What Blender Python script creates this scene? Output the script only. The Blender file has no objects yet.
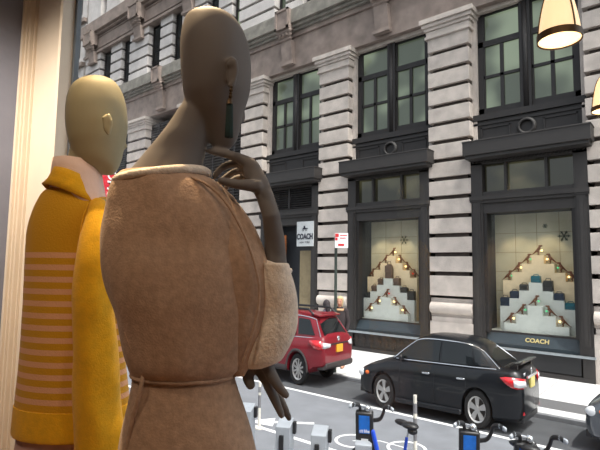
import bpy, bmesh, math, random
from mathutils import Vector, Matrix, noise
random.seed(7)
PI=math.pi
S=bpy.context.scene
COL=S.collection
KZ=1.43            # this street stands a little taller than wide
# ------------------------------------------------------------------ camera
YAW,PITCH,ROLL,FPX,CH=.699,.09,.015,480.,3.83
def axes():
    a,p,ro=YAW,PITCH,ROLL
    f=Vector((-math.sin(a)*math.cos(p),math.cos(a)*math.cos(p),math.sin(p)))
    r=Vector((math.cos(a),math.sin(a),0)); u=r.cross(f)
    return r*math.cos(ro)+u*math.sin(ro), -r*math.sin(ro)+u*math.cos(ro), f
CR,CU,CF=axes()
cam=bpy.data.objects.new('camera',bpy.data.cameras.new('camera')); COL.objects.link(cam)
M=Matrix((CR,CU,-CF)).transposed().to_4x4(); M.translation=Vector((0,0,CH)); cam.matrix_world=M
cam.data.sensor_width=36; cam.data.lens=FPX/600*36; cam.data.clip_start=.02; cam.data.clip_end=400
S.camera=cam
def ray(x,y): return CR*((x-300)/FPX)-CU*((y-225)/FPX)+CF
def at(x,y,Y):
    d=ray(x,y); p=d*(Y/d.y); p.z+=CH; return p
def dep(x,y,D):
    p=ray(x,y)*D; p.z+=CH; return p
def lerp(a,b,t): return a+(b-a)*t
# ------------------------------------------------------------------ materials
def srgb(c):
    return tuple((v/12.92 if v<=.04045 else ((v+.055)/1.055)**2.4) for v in (x/255 for x in c))+(1,)
MATS={}
def mat(name,col,rough=.6,metal=0,var=.12,scale=6,bump=0,bscale=60,emit=None,estr=0,coat=0,spec=.5,sheen=0,detail=4):
    if name in MATS: return MATS[name]
    m=bpy.data.materials.new(name); m.use_nodes=True; n=m.node_tree.nodes; l=m.node_tree.links
    b=n['Principled BSDF']; c=srgb(col)
    tc=n.new('ShaderNodeTexCoord'); nz=n.new('ShaderNodeTexNoise'); nz.inputs['Scale'].default_value=scale; nz.inputs['Detail'].default_value=detail
    l.new(tc.outputs['Object'],nz.inputs['Vector'])
    mx=n.new('ShaderNodeMix'); mx.data_type='RGBA'
    mx.inputs['A'].default_value=tuple(v*(1-var) for v in c[:3])+(1,); mx.inputs['B'].default_value=tuple(min(1,v*(1+var)) for v in c[:3])+(1,)
    mr=n.new('ShaderNodeMapRange'); mr.inputs['From Min'].default_value=.3; mr.inputs['From Max'].default_value=.7
    l.new(nz.outputs['Fac'],mr.inputs['Value']); l.new(mr.outputs['Result'],mx.inputs['Factor']); l.new(mx.outputs['Result'],b.inputs['Base Color'])
    b.inputs['Roughness'].default_value=rough; b.inputs['Metallic'].default_value=metal
    b.inputs['Coat Weight'].default_value=coat; b.inputs['Coat Roughness'].default_value=.04; b.inputs['Specular IOR Level'].default_value=spec; b.inputs['Sheen Weight'].default_value=sheen
    if bump:
        nb=n.new('ShaderNodeTexNoise'); nb.inputs['Scale'].default_value=bscale; nb.inputs['Detail'].default_value=5
        l.new(tc.outputs['Object'],nb.inputs['Vector']); bp=n.new('ShaderNodeBump'); bp.inputs['Strength'].default_value=bump; bp.inputs['Distance'].default_value=.01
        l.new(nb.outputs['Fac'],bp.inputs['Height']); l.new(bp.outputs['Normal'],b.inputs['Normal'])
    if emit: b.inputs['Emission Color'].default_value=srgb(emit); b.inputs['Emission Strength'].default_value=estr
    MATS[name]=m; return m
stone=mat('limestone',(188,178,170),.85,var=.16,scale=2.2,bump=.5,bscale=18,detail=8)
stone_d=mat('weathered_limestone',(142,128,120),.9,var=.26,scale=1.6,bump=.6,bscale=14,detail=8)
stone_w=mat('pale_limestone',(202,197,194),.85,var=.13,scale=1.5,bump=.4,bscale=18,detail=8)
gap=mat('dark_joint_and_groove_shade',(70,62,58),.95,var=.2,scale=4)  # dark stone for joints; also paints shade into the pier grooves
iron=mat('black_painted_iron',(36,33,33),.6,var=.15,scale=4,bump=.15,bscale=40)
iron2=mat('charcoal_painted_metal',(47,44,43),.6,var=.1,scale=5)
shelfm=mat('brushed_steel_ledge',(170,178,184),.35,metal=.6)
asphalt=mat('asphalt',(118,121,127),.9,var=.12,scale=1.5,bump=.6,bscale=50,detail=10)
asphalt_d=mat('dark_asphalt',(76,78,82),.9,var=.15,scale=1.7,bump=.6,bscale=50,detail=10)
concrete=mat('pale_concrete',(206,206,206),.9,var=.06,scale=1.2,bump=.3,bscale=30,detail=8)
curbm=mat('curb_granite',(120,122,126),.85,var=.15,scale=8)
grate=mat('grey_vault_strip',(98,98,100),.8,var=.25,scale=25)
whitep=mat('road_paint',(232,232,232),.7,var=.08,scale=9,bump=.2)
tyrem=mat('tyre_rubber',(26,26,27),.85,var=.1)
rimm=mat('alloy',(188,186,184),.35,metal=.75,var=.05)
rimd=mat('brake_dark',(38,33,30),.6)
carblk=mat('black_car_paint',(14,17,22),.5,metal=.0,coat=.6,spec=.2,var=.04)
carred=mat('red_car_paint',(118,16,30),.45,metal=.0,coat=.7,spec=.3,var=.04)
cargry=mat('grey_car_paint',(92,96,102),.25,metal=.4,coat=1,var=.04)
glassd=mat('tinted_car_glass',(22,26,28),.05,var=.1,spec=.5)
blkpl=mat('black_plastic',(30,31,34),.45,var=.1)
gryclad=mat('grey_plastic_cladding',(58,52,52),.6,var=.1)
redl=mat('red_lamp_lens',(205,24,34),.15,coat=1,var=.1)
whl=mat('clear_lamp_lens',(220,222,226),.15,coat=1,var=.08)
ambl=mat('amber_lens',(230,110,50),.2)
platey=mat('pale_yellow_plate',(214,200,120),.5)
plateo=mat('orange_plate',(232,165,40),.5)
inkd=mat('dark_ink',(25,28,44),.7,var=.03)
chrome=mat('chrome_trim',(215,218,222),.2,metal=.9,var=.03)
bluep=mat('blue_bike_paint',(22,70,190),.3,coat=.6,var=.08)
bluel=mat('blue_panel',(24,104,196),.35,var=.25,scale=9)
silver=mat('silver_dock_metal',(168,174,182),.45,metal=.3,var=.06)
steelp=mat('pale_post_plastic',(216,212,202),.6)
tapeg=mat('grey_reflective_tape',(120,120,124),.4)
signw=mat('white_sign_face',(236,236,238),.6,var=.03)
signr=mat('red_sign_ink',(208,40,44),.6,var=.05)
greenp=mat('dark_green_pole_paint',(52,62,56),.6)
bannerm=mat('red_banner_cloth',(196,24,44),.8,var=.1,scale=3,bump=.3)
gold=mat('gold_leaf_letters',(206,188,130),.35,metal=.5)
khaki=mat('khaki_panel',(134,120,92),.7,var=.12)
signgrey=mat('grey_sign_board',(190,194,196),.7,var=.04)
doorw=mat('orange_reflection_tone',(158,92,44),.5,var=.25,scale=5)  # amber tone paints an orange reflection onto the door leaf
dispback=mat('display_backdrop_linen',(196,190,166),.85,var=.12,scale=1.2)
dispdark=mat('dark_display_side',(48,52,58),.7)
plinthm=mat('cream_plinth_board',(236,214,178),.8,var=.06)
plinthw=mat('white_plinth_board',(206,208,202),.8,var=.05)
figm=mat('brown_figurine_leather',(104,62,40),.5,var=.2,scale=20)
greenb=mat('green_bauble_glass',(90,200,140),.15,emit=(120,230,160),estr=.6)
goldb=mat('warm_bulb',(255,236,190),.3,emit=(255,214,140),estr=3)
redb=mat('red_bauble_glass',(210,40,36),.15,emit=(230,50,40),estr=.5)
bagnavy=mat('navy_bag_leather',(28,44,64),.4,var=.15,scale=10)
bagteal=mat('teal_bag_leather',(14,96,110),.4,var=.15,scale=10)
bagblk=mat('charcoal_bag_leather',(48,50,50),.45,var=.15,scale=10)
bagbrn=mat('brown_bag_leather',(92,74,64),.5,var=.2,scale=10)
flake=mat('dark_snowflake_card',(70,78,60),.7)
skinA=mat('bronze_mannequin_skin',(112,108,106),.58,var=.04,scale=3,spec=.3)
skinB=mat('olive_mannequin_skin',(166,160,132),.58,var=.05,scale=3,spec=.3)
knit=mat('heathered_oatmeal_knit',(176,146,122),.95,var=.15,scale=60,bump=.25,bscale=170,sheen=.15,detail=8)
knitl=mat('lit_terry_knit',(238,226,210),.95,var=.12,scale=70,bump=.45,bscale=130,sheen=.3,detail=8)  # terry knit with street light put into its pale colour
shirt=mat('blush_cotton',(236,208,196),.85,var=.06,scale=9,bump=.3,bscale=40)
yel=mat('mustard_knit',(228,172,10),.9,var=.08,scale=40,bump=.3,bscale=160,sheen=.15)
lilac=mat('pale_pink_skirt_cloth',(206,172,168),.85,var=.05,bump=.2,bscale=30)
tassel=mat('dark_green_thread',(16,46,44),.7,var=.3,scale=50)
skinp=mat('person_skin',(190,140,115),.6)
hairb=mat('blond_hair',(206,184,140),.7,var=.2,scale=30)
haird=mat('dark_hair',(48,40,44),.7,var=.2,scale=30)
coatm=mat('dark_coat_cloth',(46,38,40),.85)
jackm=mat('grey_jacket_cloth',(92,84,98),.85)
furm=mat('tan_fur_trim',(196,156,120),.95,var=.25,scale=60,bump=.8)
trousm=mat('dark_trousers',(36,38,46),.85)
plaster=mat('grey_plaster',(140,144,160),.85,var=.06,scale=2,bump=.2,bscale=25)
cream=mat('cream_painted_wood',(238,222,200),.5,var=.04,scale=2,bump=.1,bscale=30)
woodf=mat('oak_floor',(140,104,72),.5,var=.2,scale=5)
ceilm=mat('dark_ceiling_paint',(70,66,62),.9)
steelf=mat('grey_window_frame',(90,94,98),.4,metal=.4)
lampglass=mat('lit_amber_lamp_glass',(255,232,200),.4,emit=(255,214,164),estr=.95)
bulbm=mat('lamp_bulb_glow',(255,245,220),.4,emit=(255,232,190),estr=4)
brass=mat('dark_bronze_strap',(84,66,44),.45,metal=.6)
standm=mat('steel_stand',(150,150,152),.3,metal=.9)
gpane=None
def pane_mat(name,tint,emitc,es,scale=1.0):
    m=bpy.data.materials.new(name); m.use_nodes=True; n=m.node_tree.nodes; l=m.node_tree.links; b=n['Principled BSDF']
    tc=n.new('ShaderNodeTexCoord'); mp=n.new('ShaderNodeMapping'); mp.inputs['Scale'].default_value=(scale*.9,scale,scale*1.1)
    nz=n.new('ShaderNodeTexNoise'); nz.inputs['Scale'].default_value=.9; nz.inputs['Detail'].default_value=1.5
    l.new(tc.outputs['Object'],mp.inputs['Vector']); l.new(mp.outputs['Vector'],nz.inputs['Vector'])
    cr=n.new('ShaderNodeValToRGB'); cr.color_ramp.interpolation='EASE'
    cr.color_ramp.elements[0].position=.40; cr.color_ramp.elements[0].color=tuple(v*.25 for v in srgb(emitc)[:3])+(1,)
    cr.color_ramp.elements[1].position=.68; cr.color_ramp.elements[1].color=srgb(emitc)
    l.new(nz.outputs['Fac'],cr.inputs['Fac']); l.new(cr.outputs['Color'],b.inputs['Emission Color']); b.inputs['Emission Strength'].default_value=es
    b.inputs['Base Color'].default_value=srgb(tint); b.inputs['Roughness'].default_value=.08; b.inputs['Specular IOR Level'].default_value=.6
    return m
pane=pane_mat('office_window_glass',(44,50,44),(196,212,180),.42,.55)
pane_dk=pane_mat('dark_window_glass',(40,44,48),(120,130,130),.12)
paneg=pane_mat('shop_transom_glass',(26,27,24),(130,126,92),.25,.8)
def clear_mat(name,refl,rough=0.0):
    m=bpy.data.materials.new(name); m.use_nodes=True; n=m.node_tree.nodes; l=m.node_tree.links; n.remove(n['Principled BSDF'])
    t=n.new('ShaderNodeBsdfTransparent'); t.inputs['Color'].default_value=(.97,.98,.975,1)
    g=n.new('ShaderNodeBsdfGlossy'); g.inputs['Roughness'].default_value=rough
    mx=n.new('ShaderNodeMixShader'); fr=n.new('ShaderNodeLayerWeight'); fr.inputs['Blend'].default_value=.5
    pw=n.new('ShaderNodeMath'); pw.operation='POWER'; pw.inputs[1].default_value=4.5; l.new(fr.outputs['Facing'],pw.inputs[0])
    mu=n.new('ShaderNodeMath'); mu.operation='MULTIPLY_ADD'; mu.inputs[1].default_value=.35*refl; mu.inputs[2].default_value=.022*refl
    l.new(pw.outputs[0],mu.inputs[0]); l.new(mu.outputs[0],mx.inputs['Fac']); l.new(t.outputs[0],mx.inputs[1]); l.new(g.outputs[0],mx.inputs[2])
    l.new(mx.outputs[0],n['Material Output'].inputs['Surface']); return m
clear=clear_mat('clear_shop_glass',1.0)
# striped knit : stripes follow the garment's height
def stripe_mat():
    m=bpy.data.materials.new('mustard_knit_with_blush_stripes'); m.use_nodes=True; n=m.node_tree.nodes; l=m.node_tree.links; b=n['Principled BSDF']
    tc=n.new('ShaderNodeTexCoord'); sx=n.new('ShaderNodeSeparateXYZ'); l.new(tc.outputs['Object'],sx.inputs[0])
    def mth(op,a,bv):
        q=n.new('ShaderNodeMath'); q.operation=op
        for i,v in enumerate((a,bv)):
            if v is None: continue
            if isinstance(v,(int,float)): q.inputs[i].default_value=v
            else: l.new(v,q.inputs[i])
        return q.outputs[0]
    z=sx.outputs['Z']
    ph=mth('FRACT',mth('DIVIDE',mth('SUBTRACT',z,STR0),STRP),None)
    on=mth('LESS_THAN',ph,.45); a=mth('GREATER_THAN',z,STR0); c=mth('LESS_THAN',z,STR1)
    f=mth('MULTIPLY',mth('MULTIPLY',on,a),c)
    mx=n.new('ShaderNodeMix'); mx.data_type='RGBA'; mx.inputs['A'].default_value=srgb((206,152,10)); mx.inputs['B'].default_value=srgb((226,172,134))
    l.new(f,mx.inputs['Factor']); l.new(mx.outputs['Result'],b.inputs['Base Color']); b.inputs['Roughness'].default_value=.9; b.inputs['Sheen Weight'].default_value=.15
    nb=n.new('ShaderNodeTexNoise'); nb.inputs['Scale'].default_value=160; l.new(tc.outputs['Object'],nb.inputs['Vector']); bp=n.new('ShaderNodeBump'); bp.inputs['Strength'].default_value=.3; bp.inputs['Distance'].default_value=.01
    l.new(nb.outputs['Fac'],bp.inputs['Height']); l.new(bp.outputs['Normal'],b.inputs['Normal'])
    return m
# ------------------------------------------------------------------ mesh helpers
def thing(name,label,cat,loc=(0,0,0),group=None,rz=0):
    o=bpy.data.objects.new(name,None); COL.objects.link(o); o.location=loc; o.rotation_euler=(0,0,rz); o.empty_display_size=.1
    tag(o,label,cat,group); return o
def tag(o,label,cat,group=None,kind=None):
    o['label']=label; o['category']=cat
    if group: o['group']=group
    if kind: o['kind']=kind
    return o
def obj(name,bm,m,parent=None,smooth=False,keep=True,auto=None,label=None,stretch=1,bevel=0):
    bmesh.ops.recalc_face_normals(bm,faces=bm.faces)
    if stretch!=1:
        for v in bm.verts: v.co.z*=stretch
    me=bpy.data.meshes.new(name); bm.to_mesh(me); bm.free()
    ms=m if isinstance(m,(list,tuple)) else [m]
    for q in ms: me.materials.append(q)
    if smooth:
        for p in me.polygons: p.use_smooth=True
        if auto is not None: me.set_sharp_from_angle(angle=auto)
    o=bpy.data.objects.new(name,me); COL.objects.link(o)
    if parent is not None:
        o.parent=parent
        # geometry given in world space unless parent is a local prototype
        if keep: o.matrix_parent_inverse=world(parent).inverted()
    if label: o['label']=label
    if bevel:
        md=o.modifiers.new('bevel','BEVEL'); md.width=bevel; md.segments=2; md.limit_method='ANGLE'
    return o
def world(o):
    mm=Matrix.Translation(o.location)@o.rotation_euler.to_matrix().to_4x4()
    return (world(o.parent)@o.matrix_parent_inverse@mm) if o.parent else mm
def struct(name,bm,m,**k):
    o=obj(name,bm,m,**k); o['kind']='structure'; return o
def NB(): return bmesh.new()
def box(bm,x0,x1,y0,y1,z0,z1,mi=0,rz=0,piv=None):
    vs=[bm.verts.new((x,y,z)) for x in (x0,x1) for y in (y0,y1) for z in (z0,z1)]
    for f in ((0,1,3,2),(4,6,7,5),(0,4,5,1),(2,3,7,6),(0,2,6,4),(1,5,7,3)):
        fc=bm.faces.new([vs[i] for i in f]); fc.material_index=mi
    if rz:
        piv=Vector(piv) if piv else Vector(((x0+x1)/2,(y0+y1)/2,0)); R=Matrix.Rotation(rz,3,'Z')
        for v in vs: v.co=R@(v.co-piv)+piv
    return vs
def B(*a,**k):
    bm=NB(); box(bm,*a,**k); return bm
def frame_of(d):
    d=d.normalized(); up=Vector((0,0,1)) if abs(d.z)<.95 else Vector((1,0,0))
    a=d.cross(up).normalized(); return a,d.cross(a).normalized()
def chain(bm,pts,rad,n=12,caps=True,flat=1.0,flatdir=None,mi=0):
    """tapered round limb through pts, rounded ends"""
    pts=[Vector(p) for p in pts]; rad=list(rad) if hasattr(rad,'__len__') else [rad]*len(pts)
    P=[];Rr=[]
    if caps:
        d=(pts[0]-pts[1]).normalized()
        for t in (80,50,25): P.append(pts[0]+d*rad[0]*math.sin(math.radians(t))); Rr.append(rad[0]*math.cos(math.radians(t)))
    P+=pts; Rr+=rad
    if caps:
        d=(pts[-1]-pts[-2]).normalized()
        for t in (25,50,80): P.append(pts[-1]+d*rad[-1]*math.sin(math.radians(t))); Rr.append(rad[-1]*math.cos(math.radians(t)))
    rings=[]; pa=None
    for i,p in enumerate(P):
        d=(P[min(i+1,len(P)-1)]-P[max(i-1,0)])
        if pa is None: a,b=frame_of(d)
        else:
            dn=d.normalized(); a=(pa-dn*pa.dot(dn)).normalized(); b=dn.cross(a)
        pa=a
        ring=[]
        for k in range(n):
            t=2*PI*k/n; o=a*math.cos(t)*Rr[i]+b*math.sin(t)*Rr[i]
            if flatdir is not None: o-=flatdir*(o.dot(flatdir))*(1-flat)
            ring.append(bm.verts.new(p+o))
        rings.append(ring)
    fs=[]
    for A,Bq in zip(rings,rings[1:]):
        for k in range(n): fs.append(bm.faces.new((A[k],A[(k+1)%n],Bq[(k+1)%n],Bq[k])))
    fs.append(bm.faces.new(rings[0][::-1])); fs.append(bm.faces.new(rings[-1]))
    for f in fs: f.material_index=mi; f.smooth=True
    return rings
def smooth_pts(pts,k=6):
    """Catmull-Rom through tuples of floats"""
    out=[]
    n=len(pts)
    for i in range(n-1):
        p0=pts[max(i-1,0)];p1=pts[i];p2=pts[i+1];p3=pts[min(i+2,n-1)]
        for j in range(k):
            t=j/k
            out.append(tuple(.5*((2*b)+(-a+c)*t+(2*a-5*b+4*c-d)*t*t+(-a+3*b-3*c+d)*t**3) for a,b,c,d in zip(p0,p1,p2,p3)))
    out.append(tuple(pts[-1])); return out
def loft(bm,rings,cap0=True,cap1=True,mi=0,closed=True):
    R=[[bm.verts.new(p) for p in r] for r in rings]; n=len(R[0])
    for A,Bq in zip(R,R[1:]):
        for k in range(n if closed else n-1):
            f=bm.faces.new((A[k],A[(k+1)%n],Bq[(k+1)%n],Bq[k])); f.smooth=True; f.material_index=mi
    if cap0: bm.faces.new(R[0][::-1]).material_index=mi
    if cap1: bm.faces.new(R[-1]).material_index=mi
    return R
def lathe(bm,prof,n=32,axis='Z',c=(0,0,0),mi=0,cap=False):
    c=Vector(c); rings=[]
    for r,h in prof:
        ring=[]
        for k in range(n):
            t=2*PI*k/n; x,y=r*math.cos(t),r*math.sin(t)
            ring.append(c+(Vector((x,y,h)) if axis=='Z' else Vector((x,h,y)) if axis=='Y' else Vector((h,x,y))))
        rings.append(ring)
    return loft(bm,rings,cap,cap,mi)
def ball(bm,c,r,sx=1,sy=1,sz=1,n=16,mi=0):
    res=bmesh.ops.create_uvsphere(bm,u_segments=n,v_segments=max(6,n*2//3),radius=r)
    for v in res['verts']: v.co=Vector((v.co.x*sx,v.co.y*sy,v.co.z*sz))+Vector(c)
    for v in res['verts']:
        for f in v.link_faces: f.smooth=True; f.material_index=mi
    return res['verts']
def prism(bm,poly,d,mi=0):
    """poly list of 3D points, extruded by vector d"""
    d=Vector(d); a=[bm.verts.new(Vector(p)) for p in poly]; b=[bm.verts.new(Vector(p)+d) for p in poly]; n=len(a)
    fs=[bm.faces.new(a[::-1]),bm.faces.new(b)]
    for k in range(n): fs.append(bm.faces.new((a[k],a[(k+1)%n],b[(k+1)%n],b[k])))
    for f in fs: f.material_index=mi
def text_mesh(txt,size,depth,mtx,bold=0.0,align='CENTER'):
    cu=bpy.data.curves.new('t','FONT'); cu.body=txt; cu.size=size; cu.extrude=depth; cu.offset=bold; cu.align_x=align; cu.align_y='CENTER'
    o=bpy.data.objects.new('t',cu); COL.objects.link(o); dg=bpy.context.evaluated_depsgraph_get()
    me=bpy.data.meshes.new_from_object(o.evaluated_get(dg)); bpy.data.objects.remove(o); bm=NB(); bm.from_mesh(me); bpy.data.meshes.remove(me)
    bmesh.ops.transform(bm,matrix=mtx,verts=bm.verts); return bm
def apply_mods(o):
    dg=bpy.context.evaluated_depsgraph_get(); me=bpy.data.meshes.new_from_object(o.evaluated_get(dg)); o.modifiers.clear()
    old=o.data; o.data=me; me.name=old.name
def facing(px,py,pz,right,up):   # matrix placing text: local X->right, Y->up
    r=Vector(right).normalized(); u=Vector(up).normalized(); n=r.cross(u)
    m=Matrix((r,u,n)).transposed().to_4x4(); m.translation=Vector((px,py,pz)); return m
def grow(o,lst): lst.append(o); return o
def dup(o,parent=None):
    c=o.copy(); COL.objects.link(c)
    if parent is not None: c.parent=parent
    for ch in list(o.children): dup(ch,c)
    return c

# ================================================================== SETTING
F=19.0
bm=NB(); box(bm,-60,14,2.35,11.9,-.3,0); struct('floor',bm,asphalt)
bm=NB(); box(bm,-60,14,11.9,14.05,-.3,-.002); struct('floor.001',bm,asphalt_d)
bm=NB(); box(bm,-60,14,14.05,14.2,-.3,.12); struct('trim_1',bm,curbm,bevel=.02)
bm=NB(); box(bm,-60,14,14.2,14.75,-.3,.12); box(bm,-60,14,15.8,F+.6,-.3,.12); box(bm,-60,-6.2,14.75,15.8,-.3,.12)
struct('floor.002',bm,concrete)
bm=NB(); box(bm,-6.2,14,14.75,15.8,-.3,.115)
struct('floor.003',bm,grate)
# expansion joints cut as thin dark seams
bm=NB()
for x in range(-56,14,2): box(bm,x,x+.015,14.2,14.75,.1,.1215); box(bm,x,x+.015,15.8,F,.1,.1215)
struct('trim_2',bm,gap)
# road paint
bm=NB(); box(bm,-60,14,11.82,11.95,-.01,.004); tag(obj('lane_line',bm,whitep),'long white lane line running beside the parked cars','road marking')
bm=NB(); box(bm,-60,14,8.52,8.64,-.01,.004); tag(obj('lane_line',bm,whitep),'white bike lane line passing under the docking posts','road marking')
def arrow(c,ang,L,name_l):
    bm=NB(); d=Vector((math.cos(ang),math.sin(ang),0)); s=Vector((-d.y,d.x,0)); c=Vector(c)
    prism(bm,[c-s*.07,c+d*L-s*.07,c+d*L+s*.07,c+s*.07],(0,0,.004))
    prism(bm,[c+d*L-s*.32,c+d*(L+.7),c+d*L+s*.32],(0,0,.004))
    return tag(obj('painted_arrow',bm,whitep),name_l,'road marking')
arrow((-7.6,9.7,0),math.radians(217),1.0,'white painted arrow on asphalt beside the hanging mannequin hand')
bm=NB()
for cx,cy in ((-6.2,9.35),(-5.1,9.75)):
    lathe(bm,[(.36,.0),(.36,.004),(.43,.004),(.43,0)],28,c=(cx,cy,0))
chain(bm,[(-6.2,9.35,.0),(-5.75,9.75,.0),(-5.1,9.75,.0)],.02,6,flat=.2,flatdir=Vector((0,0,1)))
tag(obj('bike_symbol',bm,whitep),'worn white bicycle symbol painted on asphalt behind the first blue bike','road marking')

# ---- shop interior around the camera
GY=2.2
jL,jR=at(31,60,GY).x,at(72.5,60,GY).x
FZ=1.7; CZ=7.2
bm=NB(); box(bm,-8,5,-4,GY+.1,FZ-.15,FZ); struct('floor.004',bm,woodf)
bm=NB(); box(bm,-8,5,-4,GY+.3,CZ,CZ+.15); struct('ceiling',bm,ceilm)
bm=NB(); box(bm,jL-.2,jL,-4,GY+.05,FZ,CZ); struct('wall_left',bm,plaster)
bm=NB(); box(bm,4,4.2,-4,GY+.1,FZ,CZ); struct('wall_right',bm,plaster)
bm=NB(); box(bm,jL,4,-4.2,-4,FZ,CZ); struct('wall_back',bm,mat('brown_wall_paint',(96,84,74),.9))
bm=NB(); box(bm,-8,5,GY+.02,GY+.3,-.3,FZ+.25); box(bm,-8,jL,GY+.02,GY+.3,FZ,CZ); box(bm,3.8,5,GY+.02,GY+.3,FZ,CZ); struct('wall_front',bm,plaster)
# moulded cream jamb
bm=NB(); w=jR-jL
box(bm,jL,jR,GY,GY+.05,FZ,CZ)
prof=[(0,0),(0,-.10),(.03,-.13),(.09,-.13),(.10,-.10),(.14,-.10),(.15,-.075),(.19,-.07),(.20,-.03),(.24,-.02)]
prof=[(a*.6,b) for a,b in prof]
for i in range(len(prof)-1):
    (a,p),(b,q)=prof[i],prof[i+1]
    if b>a: box(bm,jL+a,jL+b,GY+min(p,q),GY,FZ,CZ); box(bm,jR-b,jR-a,GY+min(p,q),GY,FZ,CZ)
struct('trim_3',bm,cream,bevel=.008)
bm=NB(); box(bm,jR,jR+.045,GY+.0,GY+.05,FZ+.25,CZ); box(bm,jR,3.8,GY+.02,GY+.16,FZ+.25,FZ+.35); box(bm,jR,3.8,GY+.02,GY+.16,CZ-.1,CZ); box(bm,3.74,3.8,GY+.02,GY+.16,FZ+.25,CZ)
struct('trim_4',bm,steelf)
bm=NB(); box(bm,jR+.045,3.74,GY+.02,GY+.03,FZ+.35,CZ-.1); struct('window_1',bm,clear)

# ================================================================== STONE BUILDING
bl=thing('stone_building','long grey limestone building with banded pilasters and black shopfronts across street','building',(-20,F+1,0))
TOP=34
PW=1.8
centers=[3.85,-2.05,-7.93,-13.9,-19.75,-25.6,-32.1,-38.6]  # ground floor piers
GR=[5.28+.79*k for k in range(-2,11)]
# backing wall (behind every bay) with the corner at far left
bm=NB(); box(bm,-41.2,8,F+1.5,F+4,0,TOP); obj('rear_wall',bm,gap,bl)
def banded_pier(bm,x0,x1,y0,y1,z0,z1,grooves,gh=.17,gd=.17,mi=0):
    zs=[z0]+[g for g in grooves if z0<g<z1]+[z1]
    for i in range(len(zs)-1):
        a=zs[i]+(gh/2 if i>0 else 0); b=zs[i+1]-(gh/2 if i<len(zs)-2 else 0)
        box(bm,x0,x1,y0,y1,a,b)
    box(bm,x0+gd,x1-gd,y0+gd,y1-.01,z0,z1,1)  # dark core: groove shade put into its colour
def pier_obj(x,w=PW,far=False):
    x0,x1=x-w/2,x+w/2
    bm=NB(); banded_pier(bm,x0,x1,F,F+1.5,2.8,13.9,GR)
    box(bm,x0,x1,F,F+1.5,.12,1.75); box(bm,x0+.05,x1-.05,F+.05,F+1.5,1.7,1.95)
    chain(bm,[(x0+.02,F+.12,2.3),(x1-.02,F+.12,2.3)],.24,14,caps=False); box(bm,x0,x1,F+.12,F+1.5,1.95,2.7)
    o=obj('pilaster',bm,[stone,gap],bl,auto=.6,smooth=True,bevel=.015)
    bm=NB()
    for a,b,e in ((13.85,13.98,.10),(13.98,14.2,.05),(14.2,14.34,.12),(14.34,14.5,.2),(14.5,14.72,.28)):
        box(bm,x0-e,x1+e,F-e,F+1.45,a,b)
    obj('capital',bm,stone,o,bevel=.02)
    return o
for c in centers: pier_obj(c, PW if c>-30 else 2.4)
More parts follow.
